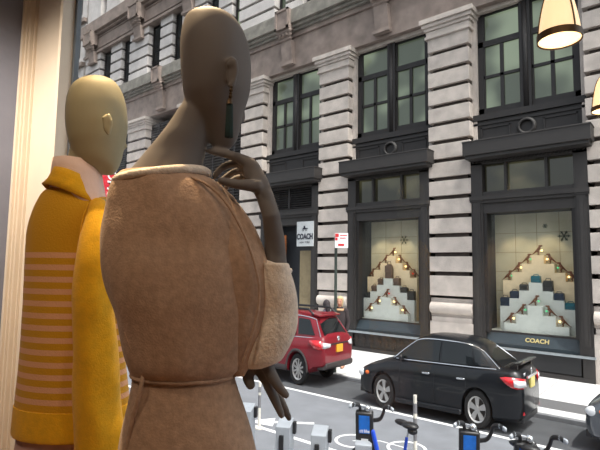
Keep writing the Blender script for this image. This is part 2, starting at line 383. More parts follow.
# stone reveal strips between pier and window and lintel band
def bay(cL,cR,kind,wl=PW/2,wr=PW/2):
    """opening between pier centres"""
    x0,x1=cL+wl,cR-wr; xc=(x0+x1)/2
    bm=NB(); box(bm,x0-.02,x0+.16,F+.4,F+1.5,9.0,14.9); box(bm,x1-.16,x1+.02,F+.4,F+1.5,9.0,14.9); box(bm,x0-.02,x1+.02,F+.4,F+1.5,14.55,15.0)
    obj('stone_reveal',bm,stone,bl)
    wx0,wx1=x0+.16,x1-.16; Y=F+.62
    zb,zt=10.5,14.6
    bm=NB(); t=.22
    box(bm,wx0,wx1,Y,Y+.2,zt-.12,zt); box(bm,wx0,wx0+t,Y,Y+.2,zb-.3,zt); box(bm,wx1-t,wx1,Y,Y+.2,zb-.3,zt)
    box(bm,wx0,wx1,Y,Y+.2,zb-.35,zb); box(bm,xc-.2,xc+.2,Y-.12,Y+.2,zb-.3,zt); chain(bm,[(xc,Y-.1,zb-.3),(xc,Y-.1,zt-.1)],.1,10,caps=False)
    zc=13.25
    box(bm,wx0,wx1,Y,Y+.18,zc-.12,zc+.12)
    for a,b in ((wx0+t,xc-.2),(xc+.2,wx1-t)):
        m_=(a+b)/2; zz=(zb+zc)/2-.05
        box(bm,m_-.07,m_+.07,Y+.02,Y+.15,zb,zc); box(bm,a,b,Y+.02,Y+.15,zz-.06,zz+.06)
        box(bm,a,a+.06,Y+.02,Y+.15,zb,zt); box(bm,b-.06,b,Y+.02,Y+.15,zb,zt)
    wo=obj('window',bm,iron,bl)
    bm=NB()
    for a,b in ((wx0+t,xc-.2),(xc+.2,wx1-t)):
        m_=(a+b)/2; zz=(zb+zc)/2-.05
        box(bm,a,b,Y+.1,Y+.12,zc+.12,zt-.12)
        for p,q in ((a,m_),(m_,b)):
            box(bm,p,q,Y+.1,Y+.12,zb,zz); box(bm,p,q,Y+.1,Y+.12,zz,zc-.12)
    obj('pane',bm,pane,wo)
    # spandrel under the window with ring
    bm=NB(); box(bm,x0,x1,F+.45,F+1.2,8.3,10.2); box(bm,x0,x1,F+.36,F+1.2,9.95,10.2); box(bm,x0,x1,F+.4,F+1.2,9.75,9.85)
    for a,b in ((x0+.3,xc-.6),(xc+.6,x1-.3)):
        box(bm,a,b,F+.41,F+.46,9.1,9.16);box(bm,a,b,F+.41,F+.46,9.6,9.66);box(bm,a,a+.05,F+.41,F+.46,9.1,9.66);box(bm,b-.05,b,F+.41,F+.46,9.1,9.66)
    sp=obj('spandrel',bm,iron,bl)
    if kind!='door':
        bm=NB(); rr=[(.26,0),(.22,-.06),(.26,-.1),(.32,-.08),(.36,0)]; lathe(bm,[(r,F+.42+h) for r,h in rr],24,axis='Y',c=(xc,0,9.42)); obj('wreath_ring',bm,iron2,sp,smooth=True)
    # awning hood
    bm=NB(); ya=18.35
    box(bm,x0-.08,x1+.24,ya,F+.45,8.33,8.86); box(bm,x0-.02,x1+.16,ya+.08,F+.45,8.2,8.34); box(bm,x0-.10,x1+.26,ya-.02,F+.45,8.84,8.9)
    obj('awning',bm,iron2,bl,bevel=.015)
    # shopfront
    Y=F+.02
    bm=NB(); pw=.44
    for a,b in ((x0,x0+pw),(x1-pw,x1)):
        box(bm,a,b,Y,F+.6,.12,8.4); box(bm,a+.08,b-.08,Y-.05,F+.6,1.3,6.5); box(bm,a-.04,b+.04,Y-.08,F+.6,6.55,6.75)
        box(bm,a+.16,b-.16,Y-.07,F+.6,1.4,6.4)
    box(bm,x0,x1,Y,F+.6,8.05,8.4); box(bm,x0,x1,Y+.05,F+.5,6.1,6.95); box(bm,x0-.04,x1+.04,Y-.12,F+.5,6.62,6.78); box(bm,x0,x1,Y-.05,F+.5,6.5,6.62)
    n=30
    for i in range(n): 
        xx=lerp(x0+.1,x1-.1,i/(n-1)); box(bm,xx-.03,xx+.03,Y-.05,Y+.1,8.12,8.2)
    fr=obj('shopfront_frame',bm,iron2,bl)
    ix0,ix1=x0+pw,x1-pw
    if kind=='door':
        bm=NB(); box(bm,xc-.06,xc+.06,Y+.05,F+.4,6.9,8.1)
        for a,b in ((ix0,xc-.06),(xc+.06,ix1)):
            for k in range(9):
                z=7.0+k*.12; prism(bm,[(a,Y+.1,z),(a,Y+.3,z+.09),(a,Y+.3,z+.12),(a,Y+.1,z+.03)],(b-a,0,0))
        obj('louvre',bm,iron,bl)
        bm=NB(); box(bm,ix0,ix1,F+1.0,F+1.1,.12,6.2); obj('dark_vestibule_wall',bm,dispdark,bl)
        bm=NB(); box(bm,ix0,ix0+1.15,F+.35,F+.42,.12,5.6); dd=obj('door_leaf',bm,doorw,bl)
        bm=NB(); chain(bm,[(ix0+1.0,F+.28,2.0),(ix0+1.0,F+.28,3.4)],.03,8); obj('handle',bm,chrome,dd)
        bm=NB(); box(bm,ix1-.95,ix1+.1,F+.3,F+.42,.12,4.75)
        box(bm,ix1-.8,ix1-.1,F+.26,F+.3,2.6,4.5,0); box(bm,ix1-.8,ix1-.1,F+.26,F+.3,.5,2.3,0)
        obj('side_panel',bm,khaki,bl)
        # hanging sign board
        s0,s1=at(297,222,F-.12),at(313,246,F-.12)
        bm=NB(); box(bm,s0.x,s1.x,F-.12,F-.06,s1.z,s0.z); sg=obj('sign_board',bm,signgrey,bl)
        cx=(s0.x+s1.x)/2; hh=s0.z-s1.z
        bm=text_mesh('COACH',.29,.004,facing(cx,F-.13,s1.z+hh*.38,(1,0,0),(0,0,1.0)),.012); 
        for v in bm.verts: v.co.z=(v.co.z-(s1.z+hh*.38))*1.35+(s1.z+hh*.38)
        bm2=text_mesh('NEW YORK',.13,.003,facing(cx,F-.13,s1.z+hh*.15,(1,0,0),(0,0,1))); me=bpy.data.meshes.new('x'); bm2.to_mesh(me); bm.from_mesh(me); bm2.free()
        # small carriage emblem
        box(bm,cx-.12,cx+.10,F-.135,F-.125,s1.z+hh*.68,s1.z+hh*.74)
        for q in (-.12,.08): lathe(bm,[(.045,F-.137),(.06,F-.137),(.06,F-.125)],12,axis='Y',c=(cx+q,0,s1.z+hh*.66))
        box(bm,cx-.08,cx+.02,F-.135,F-.125,s1.z+hh*.74,s1.z+hh*.82); box(bm,cx+.1,cx+.2,F-.135,F-.125,s1.z+hh*.70,s1.z+hh*.73)
        obj('sign_lettering',bm,inkd,sg)
        bm=NB(); box(bm,ix0,ix1,F-.1,F+.4,.12,.3); obj('doorstep',bm,stone_d,bl)
        return
    mul=[ix0+(ix1-ix0)*f for f in ((.27,.72))]
    for m_ in mul: obj('transom_bar',B(m_-.05,m_+.05,Y+.08,F+.4,6.9,8.1),iron2,bl)
    es=[ix0]+mul+[ix1]
    for a,b in zip(es,es[1:]):
        bm=NB(); box(bm,a+.04,b-.04,F+.3,F+.32,6.95,8.06); obj('transom_pane',bm,paneg,bl)
    # display opening
    zb,zt=1.5,6.15
    bm=NB(); box(bm,ix0,ix1,F+.36,F+.45,zb-.06,zb+.05); box(bm,ix0,ix0+.12,Y+.1,F+.45,zb,zt); box(bm,ix1-.12,ix1,Y+.1,F+.45,zb,zt); obj('display_frame',bm,iron,bl)
    bm=NB(); box(bm,ix0+.12,ix1-.12,F+.4,F+.41,zb+.06,zt); obj('display_pane',bm,clear,bl)
    # display box
    D1=F+1.45
    bm=NB(); box(bm,ix0,ix1,D1,D1+.04,zb,zt+.1); 
    db=obj('display_backdrop',bm,dispback,bl)
    bm=NB()
    for k in range(1,4):
        xx=lerp(ix0,ix1,k/4); box(bm,xx-.008,xx+.008,D1-.006,D1,zb,zt)
    for k in range(1,6): 
        zz=lerp(zb,zt,k/6); box(bm,ix0,ix1,D1-.006,D1,zz-.006,zz+.006)
    obj('backdrop_seam',bm,khaki,db)
    bm=NB(); box(bm,ix0-.04,ix0,F+.42,D1,zb,zt+.1); box(bm,ix1,ix1+.04,F+.42,D1,zb,zt+.1); box(bm,ix0,ix1,F+.42,D1,zt,zt+.1); obj('display_side',bm,dispdark,bl)
    bm=NB(); box(bm,ix0,ix1,F+.42,D1,zb-.1,zb+.05); obj('display_floor',bm,plinthw,bl)
    # inner sill with letters, outer ledge, plinth
    bm=NB(); prism(bm,[(ix0,F+.14,zb-.40),(ix1,F+.14,zb-.40),(ix1,F+.36,zb-.02),(ix0,F+.36,zb-.02)],(0,.02,0)); box(bm,ix0,ix1,F+.1,F+.42,zb-.5,zb-.38); si=obj('sloping_sill',bm,mat('blue_grey_sill_paint',(46,56,62),.4),bl)
    up=Vector((0,.22,.38)).normalized()
    if kind=='text':
        bm=text_mesh('COACH',.225,.006,facing(xc+.2,F+.235,zb-.19,(1,0,0),up),.006)
        obj('sill_lettering',bm,gold,si)
    bm=NB(); box(bm,x0-.05,x1+.05,F-.16,F+.4,.93,1.0); obj('steel_ledge',bm,shelfm,bl)
    bm=NB(); box(bm,x0,x1,F+.02,F+.6,.12,1.0); box(bm,x0,x1,F-.06,F,.12,.28); box(bm,x0,x0+.35,F-.04,F,.12,1.0); box(bm,x1-.35,x1,F-.04,F,.12,1.0); pl=obj('plinth',bm,iron2,bl)
    bm=NB(); z0,z1=.32,.94; nn=9; ww=(x1-x0-.7)/nn
    if kind=='plain':
        for k in range(nn):
            cx=x0+.35+ww*(k+.5); cz=(z0+z1)/2
            for a in range(4):
                t=a*PI/4; dx,dz=math.cos(t)*ww*.5,math.sin(t)*(z1-z0)*.5
                chain(bm,[(cx-dx,F-.02,cz-dz),(cx+dx,F-.02,cz+dz)],.016,5,caps=False)
            lathe(bm,[(ww*.25,F-.03),(ww*.3,F-.03),(ww*.3,F+.0),(ww*.25,F)],14,axis='Y',c=(cx,0,cz))
        obj('plinth_grille',bm,gap,pl)
    else:
        box(bm,x0+.4,x1-.4,F-.02,F+.02,z0,z1); obj('plinth_panel',bm,blkpl,pl)
# the left-hand bay C shows lettering, B is plain grille, A is the door
bay(-7.93,-2.05,'text'); bay(-13.9,-7.93,'plain'); bay(-19.75,-13.9,'door'); bay(-2.05,3.85,'text')
# farther bays: louvred dark windows above, plain fronts
def farbay(cL,cR,wl,wr):
    x0,x1=cL+wl,cR-wr
    bm=NB(); box(bm,x0,x1,F+.5,F+.7,.12,14.2); 
    for k in range(1,4): xx=lerp(x0,x1,k/4); box(bm,xx-.08,xx+.08,F+.42,F+.5,1,14.2)
    w=obj('dark_shopfront',bm,iron,bl)
    bm=NB()
    for k in range(34): z=8+k*.18; prism(bm,[(x0+.2,F+.4,z),(x0+.2,F+.5,z+.1),(x0+.2,F+.5,z+.12),(x0+.2,F+.4,z+.03)],(x1-x0-.4,0,0))
    obj('louvre',bm,iron2,w)
farbay(-25.6,-19.75,PW/2,PW/2); farbay(-32.1,-25.6,1.2,PW/2); farbay(-38.6,-32.1,1.2,1.2)
bm=NB(); box(bm,-41.2,-39.8,F+.2,F+1.5,.12,14.2); obj('corner_wall',bm,stone,bl)
# frieze wall between capitals and ledge, with keystone lintels
bm=NB(); box(bm,-41.2,8,F+.12,F+1.5,14.72,16.7)
for a,b in zip(centers[1:],centers): 
    pass
box(bm,-41.2,8,F+.02,F+1.5,16.45,16.7); obj('frieze',bm,stone_d,bl)
bm=NB()
for a,b,e in ((16.7,16.85,.12),(16.85,17.02,.26),(17.02,17.75,.42),(17.75,17.85,.36)): box(bm,-41.3-e,8,F-e,F+1.5,a,b)
obj('ledge',bm,mat('lichened_ledge_stone',(132,128,120),.9,var=.28,scale=2.2,bump=.6,bscale=16,detail=9),bl,bevel=.02)
def console(xc,zt=17.72,zb=15.0,w=.95,name='console'):
    bm=NB()
    box(bm,xc-w/2,xc+w/2,F-.62,F,zt-1.0,zt+.12); box(bm,xc-w/2+.14,xc+w/2-.14,F-.58,F-.55,zt-.85,zt)
    box(bm,xc-w/2,xc-w/2+.13,F-.68,F-.6,zt-1.0,zt+.12);box(bm,xc+w/2-.13,xc+w/2,F-.68,F-.6,zt-1.0,zt+.12);box(bm,xc-w/2,xc+w/2,F-.68,F-.6,zt-1.0,zt-.87);box(bm,xc-w/2,xc+w/2,F-.68,F-.6,zt,zt+.12)
    for k in range(4):
        ww=w*.42*(1-.1*k); chain(bm,[(xc-ww,F-.42+.09*k,zt-1.08-.17*k),(xc+ww,F-.42+.09*k,zt-1.08-.17*k)],.13-.01*k,10)
    for q in (-.22,0,.22): ball(bm,(xc+q,F-.45,zt-1.25),.1,n=10)
    prism(bm,[(xc-w*.36,F+.12,zb),(xc-w*.36,F-.12,zb),(xc-w*.4,F-.25,zt-1.5),(xc-w*.4,F+.12,zt-1.5)],(w*.76,0,0))
    box(bm,xc-w*.46,xc+w*.46,F-.2,F+.1,zb-.12,zb+.06)
    obj(name,bm,stone_d,bl,smooth=True,auto=.5)
cb=[(a+b)/2 for a,b in zip(centers[1:],centers)]
for xc in cb: console(xc-.15)
# second storey: wide and narrow piers with windows between
g1=[18.8+.85*k for k in range(0,4)]; g2=[18.8+.82*k for k in range(0,11)]
def up_window(a,b,far):
    bm=NB(); z0,z1=17.8,(22.0 if far else 27)
    for q,r_ in ((a,a+.12),(b-.12,b)): box(bm,q,r_,F+.6,F+.75,z0,z1)
    for q,r_ in ((z0,z0+.2),(z0+2.2,z0+2.4),(z1-.2,z1)): box(bm,a,b,F+.6,F+.75,q,r_)
    if far:
        for k in range(26): z=z0+.15+k*.16; prism(bm,[(a,F+.5,z),(a,F+.62,z+.1),(a,F+.62,z+.13),(a,F+.5,z+.04)],(b-a,0,0))
    wo=obj('upper_window',bm,iron,bl)
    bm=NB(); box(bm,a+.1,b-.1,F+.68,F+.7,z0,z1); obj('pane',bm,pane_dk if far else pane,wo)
edges=[]
for c in (3.85,-2.05,-7.93,-13.9,-19.75):
    edges.append((c-1.5,c+1.5,False,'upper_pier'))
    edges.append((c-2.95-.65,c-2.95+.65,False,'narrow_pier'))
for a_,b_,nm in ((-27.1,-24.4,'upper_pier'),(-29.9,-28.4,'narrow_pier'),(-33.9,-31.3,'upper_pier'),(-37.0,-35.3,'narrow_pier'),(-41.2,-38.6,'upper_pier')): edges.append((a_,b_,True,nm))
for a_,b_,far,nm in edges:
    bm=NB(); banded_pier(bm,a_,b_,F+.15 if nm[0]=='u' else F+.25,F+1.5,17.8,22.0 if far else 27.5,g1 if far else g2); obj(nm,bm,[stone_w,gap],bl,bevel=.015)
for (p_,q_) in zip(edges,edges[1:]): up_window(q_[1],p_[0],q_[2])
# upper frieze panels + second ledge over the far section, then third storey
XE=-21.9
bm=NB(); box(bm,-41.2,XE,F+.1,F+1.5,22.0,23.0); box(bm,-41.4,XE,F-.02,F+1.5,21.95,22.15); 
for a,b in ((-40,-33.2),(-31.8,-26.6)):
    box(bm,a,b,F+.03,F+.12,22.3,22.38);box(bm,a,b,F+.03,F+.12,23.3,23.38);box(bm,a,a+.1,F+.03,F+.12,22.3,23.38);box(bm,b-.1,b,F+.03,F+.12,22.3,23.38)
box(bm,-41.2,XE,F+.1,F+1.5,23.0,23.6)
obj('upper_frieze',bm,stone_d,bl)
bm=NB()
for a,b,e in ((23.5,23.7,.15),(23.7,24.6,.38),(24.6,24.8,.3)): box(bm,-41.2-e,XE,F-e,F+1.5,a,b)
obj('upper_ledge',bm,stone_d,bl)
for xc in (-39.6,-32.4,-26.2): console(xc,zt=23.6,zb=21.2,w=1.3,name='upper_console')
bm=NB(); box(bm,-41.2,8,F+.3,F+1.5,27.0,TOP)
for c in (-40,-36.8,-32.6,-29.6,-26): box(bm,c-1.1,c+1.1,F+.1,F+1.5,24.8,TOP)
obj('top_wall',bm,stone_w,bl)
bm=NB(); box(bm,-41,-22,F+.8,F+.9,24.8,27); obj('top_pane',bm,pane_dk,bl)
# neighbouring building beyond the corner
nb=thing('pale_tower','pale grey building seen beyond the corner of the limestone one','building',(-50,F+2,0))
bm=NB(); box(bm,-58,-42.3,F+.5,F+6,0,40); obj('wall',bm,stone_w,nb)
for k in range(8):
    bm=NB(); z=6+k*4.2; box(bm,-44.6,-43.2,F+.4,F+.52,z,z+2.4); w=obj('window',bm,iron,nb)
    bm=NB(); box(bm,-44.5,-43.3,F+.38,F+.41,z+.1,z+2.3); obj('pane',bm,pane_dk,w)
bm=NB()
for k in range(8): box(bm,-58.1,-42.2,F+.2,F+.52,5+k*4.2,5.35+k*4.2)
obj('band_course',bm,stone_d,nb)
# red banner on a bracket
bn=thing('vertical_banner','red vertical street banner with white letters behind the yellow jacket mannequin','banner',(-33.5,F,7))
bm=NB(); xb=-33.6; zt=10.6; zb=4.0
box(bm,xb-.02,xb+.02,17.0,18.9,zb,zt); obj('banner_cloth',bm,bannerm,bn)
bm=text_mesh('TOMORROW',.95,.01,facing(xb+.03,18.0,(zt+zb)/2+1.3,(0,0,-1),(0,1,0)),.02); 
obj('banner_lettering',bm,signw,bn)
bm=NB(); chain(bm,[(xb,F+.1,zt+.05),(xb,16.9,zt+.05)],.05,8); chain(bm,[(xb,F+.1,zb-.05),(xb,16.9,zb-.05)],.05,8); obj('bracket',bm,iron,bn)

# ================================================================== WINDOW DISPLAYS
def figurine(x,y,z,h,face,side,bmat,label,group):
    t=thing('animal_figurine',label,'figurine',(x,y,z),group)
    bm=NB(); s=face
    P=lambda a,b,c=0: (x+s*a*h,y+c*h,z+b*h)
    chain(bm,[P(-.62,.02),P(-.4,.18),P(-.2,.38),P(0,.55),P(.1,.78)],[.02*h,.05*h,.09*h,.13*h,.09*h],8)
    chain(bm,[P(.08,.84),P(.27,.86)],[.1*h,.07*h],8)
    for c in (-.08,.08): chain(bm,[P(-.08,.42,c),P(.02,.2,c),P(-.03,.03,c),P(.1,.02,c)],[.08*h,.05*h,.035*h,.03*h],6)
    chain(bm,[P(.1,.6),P(.24,.55)],[.03*h,.025*h],6)
    obj('body',bm,figm,t)
    bm=NB(); ball(bm,P(.26,.42),.10*h,n=10); obj('bauble',bm,bmat,t)
def bag(x,y,z,w,h,m,label,cat='handbag',arched=False):
    t=thing('handbag',label,cat,(x,y,z),'bags on the stepped plinths')
    bm=NB()
    if arched:
        poly=[(x-w/2,y-.1,z),(x+w/2,y-.1,z)]+[(x+w/2*math.cos(k*PI/10),y-.1,z+h*.62+h*.38*math.sin(k*PI/10)) for k in range(11)]
        prism(bm,poly,(0,.22,0))
    else: prism(bm,[(x-w/2,y-.12,z),(x+w/2,y-.12,z),(x+w*.44,y-.1,z+h),(x-w*.44,y-.1,z+h)],(0,.22,0))
    obj('bag_body',bm,m,t,bevel=.02)
    bm=NB(); box(bm,x-w*.46,x+w*.46,y-.15,y-.12,z+h*.45,z+h*.9) ; obj('flap',bm,m,t,bevel=.01)
    bm=NB(); chain(bm,[(x-w*.3,y,z+h*.9),(x-w*.2,y,z+h*1.2),(x+w*.2,y,z+h*1.2),(x+w*.3,y,z+h*.9)],.015,6); obj('handle',bm,m,t)
def stair(name,cx,y0,y1,base,top,n,sw,rise,m,label,hw):
    """pyramid of steps"""
    bm=NB(); R_=[]
    for k in range(n): R_+= [(hw+sw*k,top-rise*k),(hw+sw*k,top-rise*(k+1) if k<n-1 else base)]
    poly=[(cx+a,y0,b) for a,b in R_]+[(cx-a,y0,b) for a,b in R_[::-1]]
    prism(bm,poly,(0,y1-y0,0)); o=obj(name,bm,m,bevel=.006); tag(o,label,'display plinth','stepped plinths in the shop windows')
def display(cx,who,items):
    fl=1.56; y=F; W1,R1,W3,R3=.36,.33,.43,.35
    stair('stepped_plinth',cx,y+1.0,y+1.38,fl,4.47,4,W1,R1,plinthm,f'tallest cream stepped plinth at the back of the {who} window',.22)
    stair('stepped_plinth',cx-.04,y+.76,y+.98,fl,3.42,4,W1,R1*.95,plinthw,f'middle white stepped plinth carrying bags in the {who} window',.24)
    stair('stepped_plinth',cx-.02,y+.5,y+.74,fl,2.56,3,W3,R3,plinthw,f'lowest white stepped plinth at the front of the {who} window',.26)
    mats=items['m']
    for k in range(4):
        zz=4.47-R1*k
        for s in ((0,) if k==0 else (-1,1)):
            figurine(cx+s*(.22+W1*(k-.5)),y+1.19,zz+.005,.42,1 if s<=0 else -1,s,mats[(k*2+(s>0))%len(mats)],
              f'brown long-tailed figurine {"on the very top" if k==0 else ("%s step down on the %s side"%(["","first","second","third"][k],"left" if s<0 else "right"))} of the back plinth, {who} window','figurines on the plinths')
    for k in range(3):
        zz=2.56-R3*k
        for s in ((0,) if k==0 else (-1,1)):
            figurine(cx-.02+s*(.26+W3*(k-.5)),y+.62,zz+.005,.42,1 if s<=0 else -1,s,mats[(k+1)%len(mats)],
              f'brown long-tailed figurine {"topping" if k==0 else ("on the %s %s step of"%(["","upper","lower"][k],"left" if s<0 else "right"))} the front plinth, {who} window','figurines on the plinths')
    for (k,s,w,h,m,lab,ar) in items['b']:
        zz=3.42-R1*.95*k; xx=cx-.04+(0 if k==0 else s*(.24+W1*(k-.5)))
        bag(xx,y+.88,zz+.005,min(w,.34),h,m,lab+f', {who} window',arched=ar)
display(-4.88,'right',{'m':[goldb,greenb,greenb,goldb],'b':[
 (0,0,.34,.26,bagteal,'small teal bag on the top step of the middle plinth',False),(1,-1,.36,.24,bagblk,'charcoal clutch one step down on the left',False),(1,1,.40,.40,bagblk,'black handbag one step down on the right',False),
 (2,-1,.36,.28,bagnavy,'navy bag two steps down on the left',False),(2,1,.40,.26,bagnavy,'navy flap bag two steps down on the right',False),(3,-1,.38,.34,bagnavy,'square navy bag three steps down on the left',False),(3,1,.36,.24,bagteal,'teal clutch three steps down on the right',False)]})
display(-11.2,'left',{'m':[goldb,redb,goldb],'b':[
 (0,0,.44,.66,bagbrn,'arched brown backpack on the top step of the middle plinth',True),(1,-1,.26,.3,bagbrn,'small brown bag one step down on the left',False),(1,1,.3,.34,bagbrn,'brown pouch one step down on the right',False),
 (2,-1,.24,.28,bagbrn,'dark brown box bag two steps down on the left',False),(3,1,.46,.4,bagblk,'charcoal bag three steps down on the right',False),(2,1,.34,.26,bagblk,'rounded charcoal bag two steps down on the right',True),(3,-1,.2,.26,bagblk,'tiny black bag three steps down on the left',False)]})
def snow(x,y,z,r,label):
    bm=NB()
    for a in range(6):
        t=a*PI/3; chain(bm,[(x,y,z),(x+r*math.cos(t),y,z+r*math.sin(t))],.018,5)
        q=Vector((x+r*.6*math.cos(t),y,z+r*.6*math.sin(t)))
        for e in (-.7,.7): chain(bm,[q,q+Vector((r*.3*math.cos(t+e),0,r*.3*math.sin(t+e)))],.012,5)
    tag(obj('snowflake_ornament',bm,flake),label,'ornament','snowflakes in the shop windows')
for (px,py,l) in ((564,236,'dark snowflake ornament right of the plinth peak, right window'),(404,240,'dark snowflake ornament above the plinth peak, left window'),(545,226,'smallest dark snowflake near the top of the right window'),(421,289,'dark snowflake at the right edge of the left window')):
    p=at(px,py,F+1.4); snow(p.x,p.y,p.z,.2 if px!=545 else .08,l)

# ================================================================== CARS
def car(spec,root):
    """local frame: x from nose (0) to tail (L), y centre, z up (true metres, stretched on build)"""
    L_,W_=spec['L'],spec['W']; hw=W_/2
    paint=spec['paint']
    def O(name,bm,m,par=root,smooth=True,auto=.6,**k): return obj(name,bm,m,par,smooth=smooth,keep=False,auto=auto,stretch=KZ,**k)
    # body sections : x, halfwidth, zbottom, zshoulder, ztop
    st=spec['sections']
    rings=[]
    for (x,w,zb,zs,zt) in smooth_pts(st,5):
        half=[(0,zb),(w*.80,zb),(w*.955,zb+.07),(w*.985,zb+(zs-zb)*.35),(w*1.0,zb+(zs-zb)*.72),(w*.985,zs-.015),(w*.93,lerp(zs,zt,.45)),(w*.82,lerp(zs,zt,.75)),(w*.5,lerp(zs,zt,.95)),(0,zt)]
        ring=[(x,-a,b) for a,b in half]+[(x,a,b) for a,b in half[::-1][1:-1]]
        rings.append(ring)
    bm=NB(); loft(bm,rings)
    body=O('body',bm,paint)
    R_=spec['wr']; axx=spec['axles']
    # wheel arch cut
    cbm=NB()
    for ax in axx:
        for s in (-1,1):
            ring=[]
            for yy in (s*hw*.62,s*(hw+.2)):
                ring.append([(ax+(R_+.055)*math.cos(2*PI*k/28),yy,(R_+(R_+.055)*math.sin(2*PI*k/28))*KZ) for k in range(28)])
            loft(cbm,ring)
    bmesh.ops.recalc_face_normals(cbm,faces=cbm.faces)
    cme=bpy.data.meshes.new('cut'); cbm.to_mesh(cme); cbm.free(); co=bpy.data.objects.new('cut',cme); COL.objects.link(co)
    par=body.parent; body.parent=None
    md=body.modifiers.new('b','BOOLEAN'); md.operation='DIFFERENCE'; md.object=co; md.solver='EXACT'
    bpy.context.view_layer.update(); apply_mods(body); bpy.data.objects.remove(co); body.parent=par
    body.data.set_sharp_from_angle(angle=.6)
    # cabin: u along length, belt to roof
    cb_=spec['belt']; rf=spec['roof']; wb,wr=spec['wbelt'],spec['wroof']; zb,zr=spec['zbelt'],spec['zroof']
    def side(u,v,s,off=0):
        xb=lerp(cb_[0],cb_[1],u); xr=lerp(rf[0],rf[1],u); x=lerp(xb,xr,v)
        y=lerp(wb,wr,v**1.25)+.0; 
        taper=1-.13*abs(2*u-1)**4
        z=lerp(zb(xb),zr(xr)-.05-spec.get('rnd',.09)*abs(2*u-1)**5,v)
        return Vector((x,s*(y*taper+off),z))
    NU=16
    vs=[0,.25,.5,.75,1.0]
    bm=NB(); rings=[]
    for i in range(NU+1):
        u=i/NU; h=[side(u,v,1) for v in vs]; top=h[-1]
        h2=[Vector((top.x,top.y*.86,top.z+.035)),Vector((top.x,top.y*.5,top.z+.05)),Vector((top.x,0,top.z+.055))]
        full=h+h2; ring=full+[Vector((p.x,-p.y,p.z)) for p in full[::-1][1:]]
        rings.append(ring)
    loft(bm,rings,closed=False,cap0=False,cap1=False)
    # front/rear walls close
    bm.verts.ensure_lookup_table(); n=len(rings[0])
    a=[bm.verts[i] for i in range(n)]; b=[bm.verts[len(bm.verts)-n+i] for i in range(n)]
    bm.faces.new(a); bm.faces.new(b[::-1])
    cab=O('cabin',bm,paint,auto=.5)
    # side glass
    for s in (-1,1):
        for (u0,u1,v0,v1,ua,ub) in spec['glass']:
            bm=NB(); nn=6; g=[]
            for i in range(nn+1):
                row=[]
                for j in range(4):
                    v=lerp(v0,v1,j/3); u=lerp(lerp(u0,ua,j/3),lerp(u1,ub,j/3),i/nn); row.append(bm.verts.new(side(u,v,s,.02)))
                g.append(row)
            for i in range(nn):
                for j in range(3): bm.faces.new((g[i][j],g[i+1][j],g[i+1][j+1],g[i][j+1]))
            O('side_window',bm,glassd,auto=.9)
        bm=NB(); ed=[side(u,.03,s,.02) for u in [i/20 for i in range(1,20)]]; chain(bm,ed,.010,6)
        ed=[side(lerp(.02,.0,t),lerp(.05,.95,t),s,.012) for t in [i/6 for i in range(7)]]+[side(u,.97,s,.012) for u in [i/16 for i in range(1,16)]]+[side(lerp(1.0,.985,t),lerp(.95,.08,t),s,.012) for t in [i/6 for i in range(7)]]
        chain(bm,ed,.012,6); O('window_trim',bm,chrome)
    # windscreens
    for (u,name) in ((0,'windscreen'),(1,'rear_window')):
        bm=NB(); g=[]
        for j in range(7):
            v=lerp(.06,.95,j/6); p=side(u,v,1); q=side(u,v,-1)
            row=[]
            for i in range(9):
                t=i/8; c=p.lerp(q,.07+.86*t); bulge=math.sin(PI*t)*.0
                nrm=Vector((-1 if u==0 else 1,0,.6)).normalized(); row.append(bm.verts.new(c+nrm*(.014+bulge)))
            g.append(row)
        for j in range(6):
            for i in range(8): bm.faces.new((g[j][i],g[j][i+1],g[j+1][i+1],g[j+1][i]))
        O(name,bm,glassd,auto=.9)
    # wheels
    for ax in axx:
        for s in (-1,1):
            y=s*(hw-.13); bm=NB(); w_=.105
            prof=[(R_*.68,-w_),(R_*.93,-w_),(R_,-w_*.6),(R_,w_*.6),(R_*.93,w_),(R_*.68,w_)]
            lathe(bm,[(r,y+h) for r,h in prof],36,axis='Y',c=(ax,0,R_)); 
            wo=O('tyre',bm,tyrem,auto=.7)
            bm=NB(); yo=y+s*w_*.85
            lathe(bm,[(R_*.60,yo-s*.03),(R_*.70,yo-s*.0),(R_*.70,yo-s*.03),(R_*.6,yo-s*.06)],36,axis='Y',c=(ax,0,R_))
            ns=spec['spokes']
            for k in range(ns):
                t=2*PI*k/ns+.3; d=Vector((math.cos(t),0,math.sin(t))); q=Vector((-d.z,0,d.x)); c=Vector((ax,yo-s*.02,R_)); a0,a1=(.045,.032) if ns==5 else (.022,.02)
                if ns==5: prs=[(d*R_*.1-q*.03,d*R_*.1+q*.03,d*R_*.63+q*.058,d*R_*.63-q*.058)]
                else: prs=[(d*R_*.1-q*.02,d*R_*.1+q*.02,d*R_*.63+q*.022,d*R_*.63-q*.022)]
                for pr in prs: prism(bm,[c+v for v in pr],(0,-s*.03,0))
            lathe(bm,[(.0,yo+s*.004),(R_*.17,yo),(R_*.2,yo-s*.03)],20,axis='Y',c=(ax,0,R_))
            O('rim',bm,rimm,wo,auto=.5)
            bm=NB(); lathe(bm,[(0.001,yo-s*.05),(R_*.66,yo-s*.05)],30,axis='Y',c=(ax,0,R_)); O('brake_disc',bm,rimd,wo)
            bm=NB(); ring=[(R_+.05,s*(hw*.70)),(R_+.05,s*(hw*.99)),(R_+.01,s*(hw*.99))]; 
    # mirrors
    for s in (-1,1):
        bm=NB(); p=side(spec.get('mir',.1),.02,s); ball(bm,(p.x,p.y+s*.1,p.z+.04),.09,sx=.7,sy=1.1,sz=.8,n=12); O('door_mirror',bm,paint)
